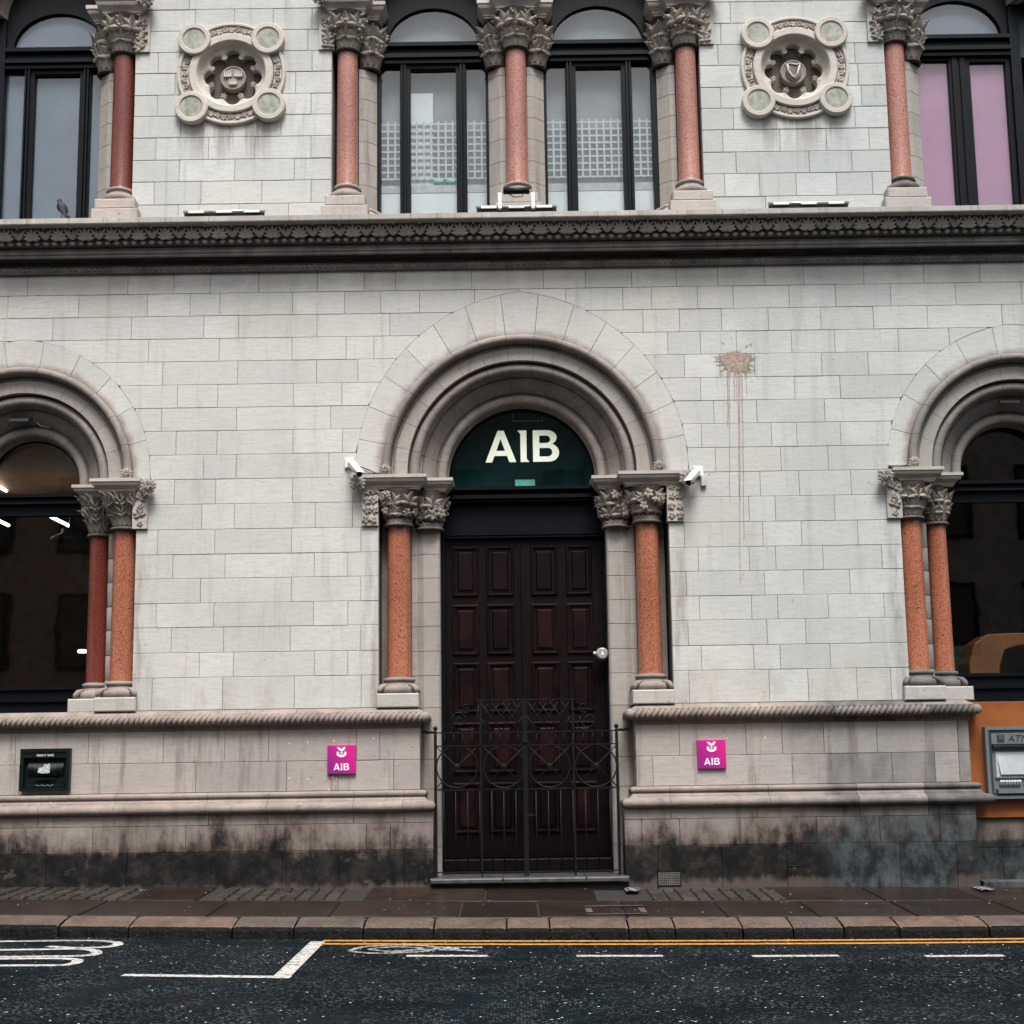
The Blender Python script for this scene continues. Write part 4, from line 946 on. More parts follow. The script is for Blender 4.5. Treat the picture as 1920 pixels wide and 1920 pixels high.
# ---- medallions
def medallion(cx, cz, right):
    o = MB(); 
    def ringm(mb, r0, r1, y0, y1, ch=.012, n=64):
        rows = []
        for i in range(n):
            t = 2 * PI * i / n; c_, s_ = math.cos(t), math.sin(t)
            rows.append([(cx + r * c_, y, cz + r * s_) for r, y in ((r1, y0), (r1, y1 + ch), (r1 - ch, y1), (r0 + ch, y1), (r0, y1 + ch), (r0, y0))])
        rows.append(rows[0]); mb.grid([q[::-1] for q in rows], smooth=False)
    ringm(o, .605, .65, .0, -.042)
    ringm(o, .41, .505, .0, -.055)
    ringm(o, .515, .60, .0, -.022, .002)
    md = o.build('medallion', S_CLEAN, bank, label='round carved medallion with %s at its centre' % ('a harp' if right else 'three crowns'))
    # dished inner bowl with eight-lobed opening
    def lobe(t):
        k = (t * 8 / (2 * PI) + (.0)) % 1 - .5
        th = k * 2 * PI / 8; d, q = .250, .098      # lobe centre distance and radius
        x = d * math.cos(th); disc = q * q - (d * math.sin(th)) ** 2
        return x + math.sqrt(disc) if disc > 0 else d * math.cos(th) * .93
    bw = MB(); rows = []; N = 160
    for i in range(N + 1):
        t = 2 * PI * i / N + PI / 2 + PI / 8; rl = lobe(t - PI / 2 - PI / 8 + .0); c_, s_ = math.cos(t), math.sin(t)
        row = [(.415, -.045), (.408, -.03), (.40, -.015), (.385, .02), (.368, .04)]
        row = [(r_, y_) for r_, y_ in row if r_ > rl + .015] + [(max(rl + .006, .33), .050)] * (5 - len([1 for r_, y_ in row if r_ > rl + .015])) + [(rl + .004, .056), (rl, .062), (rl, .16)]
        rows.append([(cx + r_ * c_, y_, cz + r_ * s_) for r_, y_ in row])
    bw.grid(rows, smooth=False); bw.f = [q[::-1] for q in bw.f]; bw.build('bowl', S_CLEAN, md)
    bt = MB(); bt.prism(arcpts(cx, cz, .36, 0, 2 * PI, 40)[:-1], .15, .2, .0); bt.build('bowl_back', S_CAPB, md)
    bs = MB(); bs.prism(arcpts(cx, cz, .150, 0, 2 * PI, 32)[:-1], .075, .15, .02)
    rows = [[(cx + (.142 + .014 * math.cos(a_)) * math.cos(t), .078 + .012 * math.sin(a_), cz + (.142 + .014 * math.cos(a_)) * math.sin(t)) for a_ in [2 * PI * k / 6 for k in range(7)]] for t in [2 * PI * i / 32 for i in range(33)]]
    bs.grid(rows); bs.build('boss', S_LEAF, md)
    for i in range(8):
        t = PI / 2 + 2 * PI * (i + .5) / 8; x, z = cx + .272 * math.cos(t), cz + .272 * math.sin(t)
        inst('carved_leaf', L_SMALL, Matrix.Translation((x, .05, z)) @ Matrix.Rotation(-(t - PI / 2) + PI, 4, 'Y') @ Matrix.Scale(1.0, 4), md)
    if right:
        sh = MB(); sh.prism([(cx - .095, cz + .10), (cx - .095, cz - .02), (cx - .07, cz - .08), (cx, cz - .135), (cx + .07, cz - .08), (cx + .095, cz - .02), (cx + .095, cz + .10)], .045, .1, .012); sh.build('shield', S_LEAF, md)
        hp = MB(); y = .032
        hp.tube([(cx - .075, y, cz + .075), (cx - .07, y, cz + .0), (cx - .03, y, cz - .07), (cx + .02, y, cz - .105)], [.012, .012, .015, .012], 6)
        hp.tube([(cx + .02, y, cz - .105), (cx + .045, y, cz - .03), (cx + .07, y, cz + .065)], [.016, .013, .010], 6)
        hp.tube([(cx - .078, y, cz + .072), (cx - .04, y, cz + .088), (cx + .02, y, cz + .07), (cx + .075, y, cz + .08)], .011, 6)
        hp.build('harp', S_CLEAN, md)
        for k in range(7):
            x0 = cx - .055 + k * .018; q = MB(); q.tube([(x0, y + .006, cz + .07), (x0 + .02 + .004 * k, y + .006, cz - .06 + abs(k - 3.5) * .006 + .01 * k)], .0028, 4); q.build('harp_string', S_CLEAN, md)
    else:
        def crown(x, z, s_):
            q = MB(); q.prism([(x - .04 * s_, z - .02 * s_), (x + .04 * s_, z - .02 * s_), (x + .045 * s_, z + .006 * s_), (x - .045 * s_, z + .006 * s_)], .05, .08, .004)
            for k in range(4): q.prism([(x + (-.042 + k * .021) * s_, z + .008 * s_), (x + (-.025 + k * .021) * s_, z + .008 * s_), (x + (-.030 + k * .021) * s_, z + .05 * s_), (x + (-.037 + k * .021) * s_, z + .05 * s_)], .055, .08, .003)
            q.build('crown', S_CLEAN, md)
        crown(cx - .062, cz + .028, 1.15); crown(cx + .066, cz + .028, 1.15); crown(cx, cz - .072, 1.15)
    # four corner roundels with marble discs
    for i, (dx, dz) in enumerate(((-.44, .42), (.44, .42), (-.46, -.44), (.46, -.42))):
        x, z = cx + dx, cz + dz; q = MB(); N = 40
        prof = [(.195, .0), (.198, -.075), (.188, -.088), (.142, -.088), (.134, -.08), (.132, -.065)]
        rows = [[(x + r_ * math.cos(2 * PI * k / N), y_, z + r_ * math.sin(2 * PI * k / N)) for r_, y_ in prof][::-1] for k in range(N + 1)]
        q.grid(rows, smooth=False); rd = q.build('roundel', S_CLEAN, md)
        dq = MB(); dq.prism(arcpts(x, z, .133, 0, 2 * PI, 32)[:-1], -.074, -.03, .001); dq.build('marble_disc', M_MARB, md)
    # leaf garlands in the four gaps
    r_ = random.Random(int(right) + 3)
    for q0 in (0, PI / 2, PI, 1.5 * PI):
        for k in range(-3, 4):
            t = q0 + k * R(8.2); x, z = cx + .557 * math.cos(t), cz + .557 * math.sin(t)
            inst('carved_leaf', L_SMALL, Matrix.Translation((x, -.026, z)) @ Matrix.Rotation(-(t) + PI / 2 * (1 if k % 2 else -1) + r_.uniform(-.5, .5), 4, 'Y') @ Matrix.Scale(1.0, 4), md)
s = NT('green veined marble'); wv = s.n('ShaderNodeTexWave'); wv.inputs['Scale'].default_value = 3.; wv.inputs['Distortion'].default_value = 9; wv.inputs['Detail'].default_value = 4
ob_ = s.n('ShaderNodeVectorMath'); ob_.operation = 'ADD'; s.l(s.pos, ob_.inputs[0]); s.l(s.n('ShaderNodeObjectInfo').outputs['Location'], ob_.inputs[1]); s.l(ob_.outputs[0], wv.inputs['Vector'])
M_MARB = s.fin(s.mix(s.ss(s.noise((1, 1, 1), 9, 6, .7, vec=ob_.outputs[0]), .4, .62), s.mix(wv.outputs[0], (.19, .20, .165), (.25, .26, .22)), (.33, .34, .29)), .25)
medallion(-3.40, 9.585, False); medallion(3.335, 9.56, True)

# ------------------------------------------------------------------ upper windows
M_BLIND = plain('grey blue blind', (.085, .11, .14), .8, nv=.12, ns=3)
M_PINK = plain('mauve blind', (.27, .12, .20), .8, nv=.1, ns=2)
M_BOARD = plain('white panel', (.44, .47, .46), .7, nv=.1, ns=3)
M_GREYW = plain('grey interior', (.16, .175, .18), .8, nv=.2, ns=2)
def upper_window(cx, kind, label):
    y0 = .30; W_ = .64; zb, zt = 7.68, 10.12
    wd = MB(); wd.box(cx - W_ - .12, cx - W_, y0 - .02, y0 + .14, zb, USP); wd.box(cx + W_, cx + W_ + .12, y0 - .02, y0 + .14, zb, USP)
    wd.box(cx - W_, cx + W_, y0 - .03, y0 + .14, 9.86, 9.90); wd.box(cx - W_, cx + W_, y0 - .06, y0 + .14, 9.92, 9.97); wd.box(cx - W_, cx + W_, y0 + .01, y0 + .14, 9.90, 9.92)
    wd.box(cx - W_, cx + W_, y0 + .02, y0 + .14, 9.97, 10.08); wd.box(cx - W_, cx + W_, y0 - .04, y0 + .14, 10.08, 10.13)
    wn_ = wd.build('window', M_FRAME, bank, label=label)
    # arched head board with a segmental light
    outer = [(cx + .66 * math.cos(t), USP + .66 * math.sin(t)) for t in [PI * i / 24 for i in range(25)]]
    lun = [(cx + .56 * math.cos(t), 10.135 + .47 * math.sin(t)) for t in [PI * i / 24 for i in range(25)]]
    hb = MB(); rows = []
    for (a_, b_), (c_, d_) in zip([(cx + .66, 10.13)] + outer + [(cx - .66, 10.13)], [(cx + .57, 10.132)] + lun + [(cx - .57, 10.132)]): rows.append([(a_, y0 + .02, b_), (c_, y0 + .02, d_), (c_, y0 + .1, d_)])
    hb.grid(rows, smooth=False); hb.f = [q[::-1] for q in hb.f]; hb.build('head_board', M_FRAME, wn_)
    pn = MB(); pn.prism(lun, y0 + .06, y0 + .068, 0); pn.build('pane', M_GLASSU, wn_)
    if kind == 'three':
        for sx in (-1, 1):
            for k, (o_, w_, d_) in enumerate(((.33, .022, -.02), (.354, .014, .015), (.37, .02, -.02), (.392, .014, .02))):
                a, b = sorted((cx + sx * o_, cx + sx * (o_ + w_))); q = MB(); q.box(a, b, y0 + d_, y0 + .12, zb, 9.86); q.build('mullion', M_FRAME, wn_)
            a, b = sorted((cx + sx * .405, cx + sx * W_)); q = MB(); q.box(a, b, y0 + .06, y0 + .068, zb, 9.86); q.build('pane', M_GLASSU, wn_)
        q = MB(); frame(q, cx - .33, cx + .33, zb, 9.858, y0 + .01, y0 + .1, .052, .03); q.box(cx - .278, cx + .278, y0 + .03, y0 + .1, 9.79, 9.806); q.build('sash', M_FRAME, wn_)
        q = MB(); q.box(cx - .278, cx + .278, y0 + .06, y0 + .068, zb + .03, 9.806); q.build('pane', M_GLASSU, wn_)
    else:
        q = MB(); q.box(cx - .08, cx - .015, y0 - .0, y0 + .12, zb, 9.86); q.box(cx + .015, cx + .08, y0, y0 + .12, zb, 9.86); q.box(cx - .015, cx + .015, y0 + .02, y0 + .12, zb, 9.86); q.build('mullion', M_FRAME, wn_)
        q = MB(); frame(q, cx - W_, cx - .08, zb, 9.858, y0 + .02, y0 + .1, .035, .02); frame(q, cx + .08, cx + W_, zb, 9.858, y0 + .02, y0 + .1, .06, .02); q.build('sash', M_FRAME, wn_)
        q = MB(); q.box(cx - W_ + .03, cx - .1, y0 + .06, y0 + .068, zb, 9.82); q.build('pane', M_GLASSU, wn_); q = MB(); q.box(cx + .1, cx + W_ - .03, y0 + .06, y0 + .068, zb, 9.82); q.build('pane', M_GLASSU, wn_)
    return wn_
w1 = upper_window(-5.60, 'three', 'upper window at the left end with a plain grey blue blind')
w2 = upper_window(-1.01, 'three', 'left window of the middle pair, white lattice behind the glass')
w3 = upper_window(1.01, 'three', 'right window of the middle pair, white lattice behind the glass')
w4 = upper_window(5.41, 'two', 'upper window at the right end with mauve blinds')
q = MB(); q.box(-6.3, -4.9, .385, .4, 7.7, 10.9); q.build('blind', M_BLIND, w1)
for x0, x1 in ((4.86, 5.42), (5.58, 6.0)):
    q = MB(); q.box(x0 if x0 > 5.5 else 4.86, x1, .385, .40, 7.7, 9.85); q.build('blind', M_PINK, w4)
q = MB(); q.box(4.85, 6.3, .41, .42, 9.9, 11.1); q.build('blind', M_BLIND, w4)
M_LATT = plain('white lattice', (.30, .32, .32), .6, nv=.08)
for wn_, c_ in ((w2, -1.01), (w3, 1.01)):
    z0, z1 = (8.42, 9.17); yb = .400
    q = MB(); q.box(c_ - .66, c_ + .66, .40, .41, 7.7, 8.24); q.build('white_panel', M_BOARD, wn_)
    q = MB(); q.box(c_ - .66, c_ + .66, .47, .48, 8.24, 11.2); q.build('grey_screen', M_GREYW, wn_)
    q = MB(); q.box(c_ - .66, c_ + .66, .395, .405, 8.245, 8.34); q.build('shelf_edge', plain('grey shelf', (.27, .28, .28), .6), wn_)
    lt = MB(); x = c_ - .66
    while x < c_ + .66: lt.box(x, x + .022, yb, yb + .01, z0, z1); x += .088
    z = z0
    while z < z1 + .01: lt.box(c_ - .66, c_ + .66, yb + .010, yb + .018, z, z + .022); z += .088
    lt.build('lattice', M_LATT, wn_, kind='stuff')
q = MB(); q.box(-1.30, -1.02, .43, .44, 8.35, 9.55); q.build('white_cabinet', M_BOARD, w2)
q = MB()
for x in (-.96, -.80): q.ball((x, .405, 8.39), .06, 12, 8, (1.15, .3, .62))
q.build('green_bowl', plain('sea green plastic', (.08, .26, .2), .5, nv=.1), w2)

# ------------------------------------------------------------------ ground floor windows
def side_window(cx, lab, sx):
    y0 = .50; wd = MB(); hw = 1.0 if lab == 'left' else .98
    zb = 2.03
    xin = hw
    wd.box(cx - 1.2, cx + 1.2, y0 - .05, y0 + .14, 4.48, 4.505); wd.box(cx - 1.2, cx + 1.2, y0 - .01, y0 + .14, 4.505, 4.56); wd.box(cx - 1.2, cx + 1.2, y0 - .06, y0 + .14, 4.56, 4.60); wd.box(cx - 1.2, cx + 1.2, y0 + .01, y0 + .14, 4.35, 4.48)
    sd = MB(); sd.box(cx - 1.2, cx + 1.2, y0 - .05, y0 + .14, zb - .03, zb + .12); sd.box(cx - 1.2, cx + 1.2, y0 - .08, y0 + .14, zb + .12, zb + .16); sd.box(cx - 1.2, cx + 1.2, y0 - .02, y0 + .14, zb + .16, zb + .26); sd.box(cx - 1.2, cx + 1.2, y0 - .05, y0 + .14, zb + .26, zb + .30)
    wn_ = wd.build('window', M_FRAME, bank, label='large %s ground floor window with a dark transom' % lab)
    sd.build('window_sill', M_FRAME, wn_)
    q = MB(); q.box(cx - 1.2, cx + 1.2, y0 + .05, y0 + .058, zb + .3, 4.35); q.build('pane', M_GLASS, wn_)
    q = MB(); q.prism([(cx - .7, 4.6)] + [(cx + .7, 4.6)] + [(cx + .6 * math.cos(t), 4.69 + .6 * math.sin(t)) for t in [PI * i / 20 for i in range(21)]], y0 + .05, y0 + .058, 0); q.build('pane', M_GLASS, wn_)
    # slim dark frame round the arched light
    q = MB(); rows = [[(cx + r_ * math.cos(t), y, SPR + r_ * math.sin(t)) for r_, y in ((.60, y0 - .01), (.53, y0 - .01), (.53, y0 + .06))] for t in [PI * i / 30 for i in range(31)]]
    q.grid(rows, smooth=False); q.f = [z_[::-1] for z_ in q.f]; q.build('arched_frame', M_FRAME, wn_)
    return wn_
wl = side_window(ARCH['left'][0], 'left', -1); wr = side_window(ARCH['right'][0], 'right', 1)

# rooms behind the glass
M_ROOM = plain('dim room wall', (.10, .075, .06), .9, nv=.4, ns=2)
M_CEIL = plain('brown ceiling', (.11, .05, .022), .8, nv=.2, ns=2)
M_TUBE = plain('lit strip', (.9, .9, .85), .5, nv=0, emit=((1, .90, .76), 4.5))
rm = MB(); rm.box(-8, 8, 5.4, 5.5, -.1, 12.5); rm.box(-8.1, -8, .6, 5.4, -.1, 12.5); rm.box(8, 8.1, .6, 5.4, -.1, 12.5); rm.box(-8, 8, .62, 5.4, 1.2, 1.3); rm.box(-8, 8, .62, 5.4, 7.2, 7.35); rm.box(-8, 8, .45, 5.4, 12.4, 12.5)
rm.box(-3.6, -3.5, .6, 5.4, -.1, 12.4); rm.box(3.5, 3.6, .6, 5.4, -.1, 12.4)
room = rm.build('interior_room', M_ROOM, bank)
q = MB(); q.box(-8, -3.61, .64, 5.4, 5.3, 5.36); q.build('ceiling', M_CEIL, room)
def strip_light(p, q_, label=None):
    t = MB(); t.tube([p, q_], .022, 6); return t.build('strip_light', M_TUBE, room)
def P3(px, py, Y): x, z = at(px, py, Y); return (x, Y, z)
strip_light(P3(84, 963, 2.2), P3(130, 986, 3.4)); strip_light(P3(-30, 898, 2.2), P3(12, 920, 3.4)); strip_light(P3(-30, 963, 3.), P3(16, 985, 3.8)); strip_light(P3(147, 1221, 2.4), P3(161, 1221, 2.4))
q = MB(); q.tube([P3(131, 987, 3.4), P3(163, 1001, 4.5)], .045, 5); q.build('ceiling_rail', M_CEIL, room)
M_TEAL = plain('dark teal enamel', (.02, .045, .05), .4)
x, z = at(133, 1010, 1.8); q = MB(); q.lathe([(.25, z - .03), (.24, z + .01), (.15, z + .05), (.12, z + .07), (.12, z + .12), (.03, z + .15), (.015, z + .6)], x, 1.8, 20); q.build('lamp_reflection', M_TEAL, room)  # added shape standing in for a lamp reflected in the glass
x, z = at(143, 1050, 1.8); q = MB(); q.box(x - .07, x + .07, 1.8, 1.9, z - .12, z + .08); q.build('wall_box', M_TEAL, room)
x, z = at(148, 1230, 1.9); q = MB(); q.box(x - .03, x + .05, 2.6, 2.7, 1.3, z + .85); q.build('interior_post', plain('grey post', (.07, .07, .065), .6), room)
M_ORANGE = plain('orange reflection', (.16, .05, .008), .55, nv=.25, ns=2)
x0, z0 = at(1835, 1275, 1.1); x1, z1 = at(1990, 1186, 1.1)
q = MB(); pts = [(x0 - .1, 1.9), (x0 - .1, z1 - .35), (x0 - .02, z1 - .12), (x0 + .14, z1 - .01), (x0 + .4, z1), (x1, z1 + .01), (x1, z1 - .14), (x0 + .5, z1 - .15), (x0 + .34, z1 - .2), (x0 + .27, z1 - .4), (x0 + .25, 1.9)]
q.prism(pts[::-1], 1.1, 1.5, .01); q.f = [f_[::-1] for f_ in q.f]; q.build('orange_vehicle_reflection', M_ORANGE, room)  # added shape inside the room, stands in for an orange vehicle's reflection
q = MB(); q.box(x0 - .3, x0 + .1, 1.6, 1.65, 1.9, z1 - .1); q.build('green_screen', plain('dark green screen', (.012, .05, .04), .5), room)

# recessed bay below the right window: orange panel over a stone base
s_ = NT('orange bay panel'); c_ = s_.mix(s_.ss(s_.noise(scale=3, detail=5), .3, .7), (.17, .045, .008), (.25, .075, .014)); M_OPAN = s_.fin(c_, .5)
q = MB(); q.bevbox(4.875, 7.2, .06, .2, .70, 1.98, .004); q.build('orange_panel', M_OPAN, bank)
for a, b, z0, z1 in ((4.875, 5.6, .37, .695), (5.6, 6.5, .37, .695), (4.875, 5.25, .0, .37), (5.25, 6.2, .0, .37), (6.2, 7.1, -.1, .37), (6.5, 7.2, .37, .695)): ashlar(pl, S_BASE, a, b, z0, z1, .10, .2, hf=lambda x: -9)
q = MB(); q.bevbox(4.95, 7.2, -.12, .12, -.16, .03, .01); q.build('bay_step', S_BASE, bank)

# ------------------------------------------------------------------ entrance
D0, D1, DY = -.955, .975, .50
dz0, dz1 = aZ(980, 1607, DY), aZ(980, 1009, DY)
# fanlight and transom
fl_ = MB(); zt = aZ(980, 915, .45); zb_ = aZ(980, 945, .45)
fl_.box(-1.0, 1.0, .40, .62, zb_ + .02, zb_ + .05); fl_.box(-1.0, 1.0, .36, .62, zb_ + .055, zb_ + .10); fl_.box(-1.0, 1.0, .42, .62, zb_ + .10, zt - .04); fl_.box(-1.0, 1.0, .33, .62, zt - .04, zt)
fan_ = fl_.build('fanlight', M_FRAME, bank, label='arched teal fanlight above the door')
q = MB(); q.prism([(-.9, zt)] + [(.9, zt)] + [(.885 * math.cos(t), SPR - .02 + .885 * math.sin(t)) for t in [PI * i / 32 for i in range(33)]], .50, .508, 0); q.build('pane', M_GLASSD, fan_)
q = MB(); rows = [[(r_ * math.cos(t), y, SPR - .02 + r_ * math.sin(t)) for r_, y in ((.89, .47), (.855, .47), (.845, .5))] for t in [PI * i / 40 for i in range(41)]]; q.grid(rows, smooth=False); q.f = [z_[::-1] for z_ in q.f]; q.build('arched_frame', M_FRAME, fan_)
M_TEALB = plain('teal backing panel', (.022, .075, .08), .6, nv=.7, ns=2)
q = MB(); q.box(-1.1, 1.1, .9, .92, 4.3, 5.7); q.build('backing_panel', M_TEALB, fan_)
x0, z0 = at(966, 914, .6); x1, z1 = at(1003, 899, .6); q = MB(); q.box(x0, x1, .6, .64, z0 - .05, z1); q.build('exit_light_box', plain('pale box', (.45, .6, .5), .5), fan_)
x0, z0 = at(961, 790, .56); x1, z1 = at(1018, 784, .56); q = MB(); frame(q, x0, x1, z0, z0 + .12, .56, .58, .01); q.build('vent_frame', plain('grey metal', (.25, .28, .28), .5), fan_)
def arc(cx, cy, rx, ry, a0, a1, n=10): return [(cx + rx * math.cos(R(a0 + (a1 - a0) * i / n)), cy + ry * math.sin(R(a0 + (a1 - a0) * i / n))) for i in range(n + 1)]
GLY = {'A': ([[(0, 0), (.2, 0), (.275, .2), (.665, .2), (.74, 0), (.95, 0), (.57, 1), (.38, 1)], [(.335, .36), (.605, .36), (.47, .74)]], .95),
 'I': ([[(.09, 0), (.36, 0), (.28, .1), (.28, 1), (.0, 1), (.09, .9)]], .36),
 'B': ([[(0, 0)] + arc(.50, .285, .31, .285, -90, 70, 12) + arc(.43, .765, .31, .235, -60, 90, 12) + [(0, 1)],
        [(.2, .165)] + arc(.47, .30, .13, .135, -90, 90, 8) + [(.2, .435)], [(.2, .59)] + arc(.43, .71, .11, .12, -90, 90, 8) + [(.2, .83)]], .81)}
def letters(x, z, h, y, mat, parent, gap=.04, th=.012, adv=None):
    for ch in 'AIB':
        g, w_ = GLY[ch]; me = shape(g, th / h); o = place_flat('letter', me, x, z, y, mat, parent, h); x += (w_ + (gap if ch == 'A' else gap * 2.6)) * h
xa, za = at(910.5, 867, .48); xb, zb2 = at(1047.6, 806, .48); h = zb2 - za
letters(xa, za, h, .488, M_CREAM, fan_, gap=(( xb - xa) / h - .95 - .36 - .81) / 3.6)
# panel between transom and doors
q = MB(); q.box(D0 - .02, D1 + .02, .48, .62, dz1 + .02, zb_ + .02); q.box(D0 - .01, D1 + .01, .43, .48, dz1 + .03, dz1 + .055); q.box(D0 - .01, D1 + .01, .45, .48, dz1 + .06, dz1 + .08); q.box(D0 - .01, D1 + .01, .44, .48, dz1 - .0, dz1 + .02); q.build('door_head', M_FRAME, bank)
for fa, fb in ((D0 - .02, D0 + .04), (D1 - .04, D1 + .02)): q = MB(); q.box(fa, fb, .42, .6, dz0 - .1, dz1 + .02); q.build('door_frame', M_FRAME, bank)
PXL = [(850, 897), (914, 963), (997, 1045), (1064, 1110)]; PYL = [(1025, 1116), (1134, 1226), (1243, 1334), (1355, 1447), (1468, 1560)]
def panel(x0, x1, z0, z1, y, parent):
    q = MB(); fr = [(0, 0, .0), (.012, .012, -.022), (.026, .026, -.022), (.034, .034, .0), (.045, .045, .012), (.055, .055, .012), (.082, .085, -.018)]
    rings = [[(x0 + a, y + d, z0 + b), (x1 - a, y + d, z0 + b), (x1 - a, y + d, z1 - b), (x0 + a, y + d, z1 - b)] for a, b, d in fr]
    q.grid([r_ for r_ in rings], True, False); b = len(q.v) - 4; q.f.append([b, b + 1, b + 2, b + 3]); q.sm.append(False)
    return q.build('door_panel', M_DOORP, parent)
for li, (x0, x1) in enumerate(((D0 + .04, aX(977, 1150, DY) - .003), (aX(977, 1150, DY) + .003, D1 - .04))):
    q = MB(); q.box(x0, x1, DY, DY + .06, dz0, dz1)
    if li == 0: q.box(x1 - .025, x1 + .0, DY - .012, DY, dz0, dz1)
    df = q.build('door_leaf', M_DOOR, bank, label='%s leaf of the dark panelled double door' % ('left' if li == 0 else 'right'))
    for c_ in (0, 1):
        pa, pb_ = PXL[li * 2 + c_]
        for ya, yb in PYL:
            panel(aX(pa, 1150, DY) - .01, aX(pb_, 1150, DY) + .01, aZ(980, yb, DY) - .01, aZ(980, ya, DY) + .01, DY - .001, df)
# threshold: sill beam, slabs and step
q = MB(); q.bevbox(D0, D1, .36, .6, dz0 - .14, dz0 - .01, .01); q.build('door_sill', M_DOOR, bank)
zs_ = aZ(988, 1646, -.28)
stp = MB(); stp.box(-1.06, 1.085, -.24, .6, -.2, zs_ - .055); st_ = stp.build('entrance_step', S_BLACK, bank)
s = NT('dark wet step stone'); M_STEP = s.fin(s.mix(s.ss(s.noise(scale=9, detail=5), .3, .7), (.035, .036, .038), (.07, .068, .066)), .45, s.noise(scale=40), .3, .005)
for x0, x1 in ((-1.06, -.28), (-.275, .62), (.625, 1.085)):
    q = MB(); q.bevbox(x0, x1, -.30, -.02, zs_ - .055, zs_, .012); q.build('step_stone', M_STEP, st_); q = MB(); q.bevbox(x0, x1, -.015, .36, zs_ - .05, zs_ - .004, .006); q.build('step_stone', M_STEP, st_)

# ------------------------------------------------------------------ iron gate
GY = -.06
gx = lambda px, py=1500: aX(px, py, GY)
gzv = lambda py, px=988: aZ(px, py, GY)
gate = empty('iron_gate', (0, GY, zs_), label='low black wrought iron double gate with rings and scrolls across the doorway', cat='gate')
def bar(name, x0, z0, x1, z1, r=.008, seg=6, y=GY): q = MB(); q.tube([(x0, y, z0), (x1, y, z1)], r, seg); return q.build(name, M_IRON, gate)
XG0, XG1, XGC = gx(817), gx(1159), gx(986)
zr1, zr2, zr3, zr4 = gzv(1372), gzv(1397), gzv(1479), gzv(1634)
for x in (XG0, XG1):
    q = MB(); q.box(x - .016, x + .016, GY - .016, GY + .016, zs_, zr1 + .02); q.build('post', M_IRON, gate)
    q = MB(); q.ball((x, GY, zr1 + .05), .026, 10, 7); q.tube([(x, GY, zr1 + .01), (x, GY, zr1 + .04)], .009, 6); q.build('ball_finial', M_IRON, gate)
    sx = -1 if x < 0 else 1; q = MB(); q.tube([(x, GY, zr1 + .005), (x + sx * .14, GY, zr1 + .02)], .014, 6); q.build('wall_bracket', M_IRON, gate)
q = MB(); q.box(XGC - .024, XGC - .002, GY - .015, GY + .015, zs_, gzv(1312)); q.box(XGC + .002, XGC + .024, GY - .015, GY + .015, zs_, gzv(1312)); q.build('meeting_post', M_IRON, gate)
for x0, x1 in ((XG0, XGC - .024), (XGC + .024, XG1)):
    for z in (zr1, zr2, zr3, zr4): q = MB(); q.box(x0, x1, GY - .012, GY + .012, z - .007, z + .007); q.build('rail', M_IRON, gate)
    n_ = 9
    for i in range(1, n_ + 1): x = x0 + (x1 - x0) * i / (n_ + .5); bar('baluster', x, zr2, x, zr1, .006)
    for i in range(1, 8): x = x0 + (x1 - x0) * (i - .35) / 7.3; bar('baluster', x, zr4, x, zr3, .0075)
    for k in (1.,): 
        for fx in (.0,): pass
for px, py in ((857, 1438), (945, 1438), (1030.5, 1437), (1117.5, 1436)):
    x, z = at(px, py, GY); r_ = (zr2 - zr3) / 2 - .012
    q = MB(); q.tube([(x + r_ * math.cos(2 * PI * i / 36), GY, z + r_ * math.sin(2 * PI * i / 36)) for i in range(37)], .0085, 6, cap=False); q.build('ring', M_IRON, gate)
    e_ = r_ * 1.13
    for sx in (-1, 1): bar('diagonal_bar', x - sx * e_, z - e_ * .98, x + sx * e_, z + e_ * .98, .006)
    q = MB(); rows = [[(x + rr * math.cos(2 * PI * i / 16), GY - d, z + rr * math.sin(2 * PI * i / 16)) for rr, d in ((.034, .004), (.034, .018), (.026, .024), (.02, .018), (.012, .028), (.002, .03))] for i in range(17)]; q.grid(rows, smooth=False); ro_ = q.build('rosette', M_IRON, gate)
for px in (901, 1074):     # uprights of the cresting carried down the gate
    x = gx(px, 1350); q = MB(); q.box(x - .01, x + .01, GY - .012, GY + .012, zs_, gzv(1313)); q.build('upright', M_IRON, gate)
xa, xb = gx(893, 1312), gx(1078, 1312); zt_ = gzv(1312); q = MB(); q.box(xa, xb, GY - .013, GY + .013, zt_ - .006, zt_ + .01); q.build('top_rail', M_IRON, gate)
for x0, x1 in ((gx(901), XGC - .02), (XGC + .02, gx(1074))):
    q = MB(); n_ = 4; w_ = (x1 - x0) / n_; hh = (zt_ - zr1) / 2
    for i in range(-2, n_):
        for sg in (1, -1):
            a_ = (x0 + i * w_, zr1 if sg > 0 else zt_); b_ = (x0 + (i + 2) * w_, zt_ if sg > 0 else zr1)
            # clip to the panel
            def cl(p, q_):
                (xx0, zz0), (xx1, zz1) = p, q_
                if xx0 < x0: zz0 += (zz1 - zz0) * (x0 - xx0) / (xx1 - xx0); xx0 = x0
                if xx1 > x1: zz1 = zz0 + (zz1 - zz0) * (x1 - xx0) / (xx1 - xx0); xx1 = x1
                return (xx0, zz0), (xx1, zz1)
            p, r_ = cl(a_, b_)
            q.tube([(p[0], GY + .004 * sg, p[1]), (r_[0], GY + .004 * sg, r_[1])], .0055, 5)
    q.build('lattice', M_IRON, gate)
def spiral(cx, cz, r0, r1, a0, a1, n=26): return [(cx + (r0 + (r1 - r0) * i / n) * math.cos(a0 + (a1 - a0) * i / n), GY, cz + (r0 + (r1 - r0) * i / n) * math.sin(a0 + (a1 - a0) * i / n)) for i in range(n + 1)]
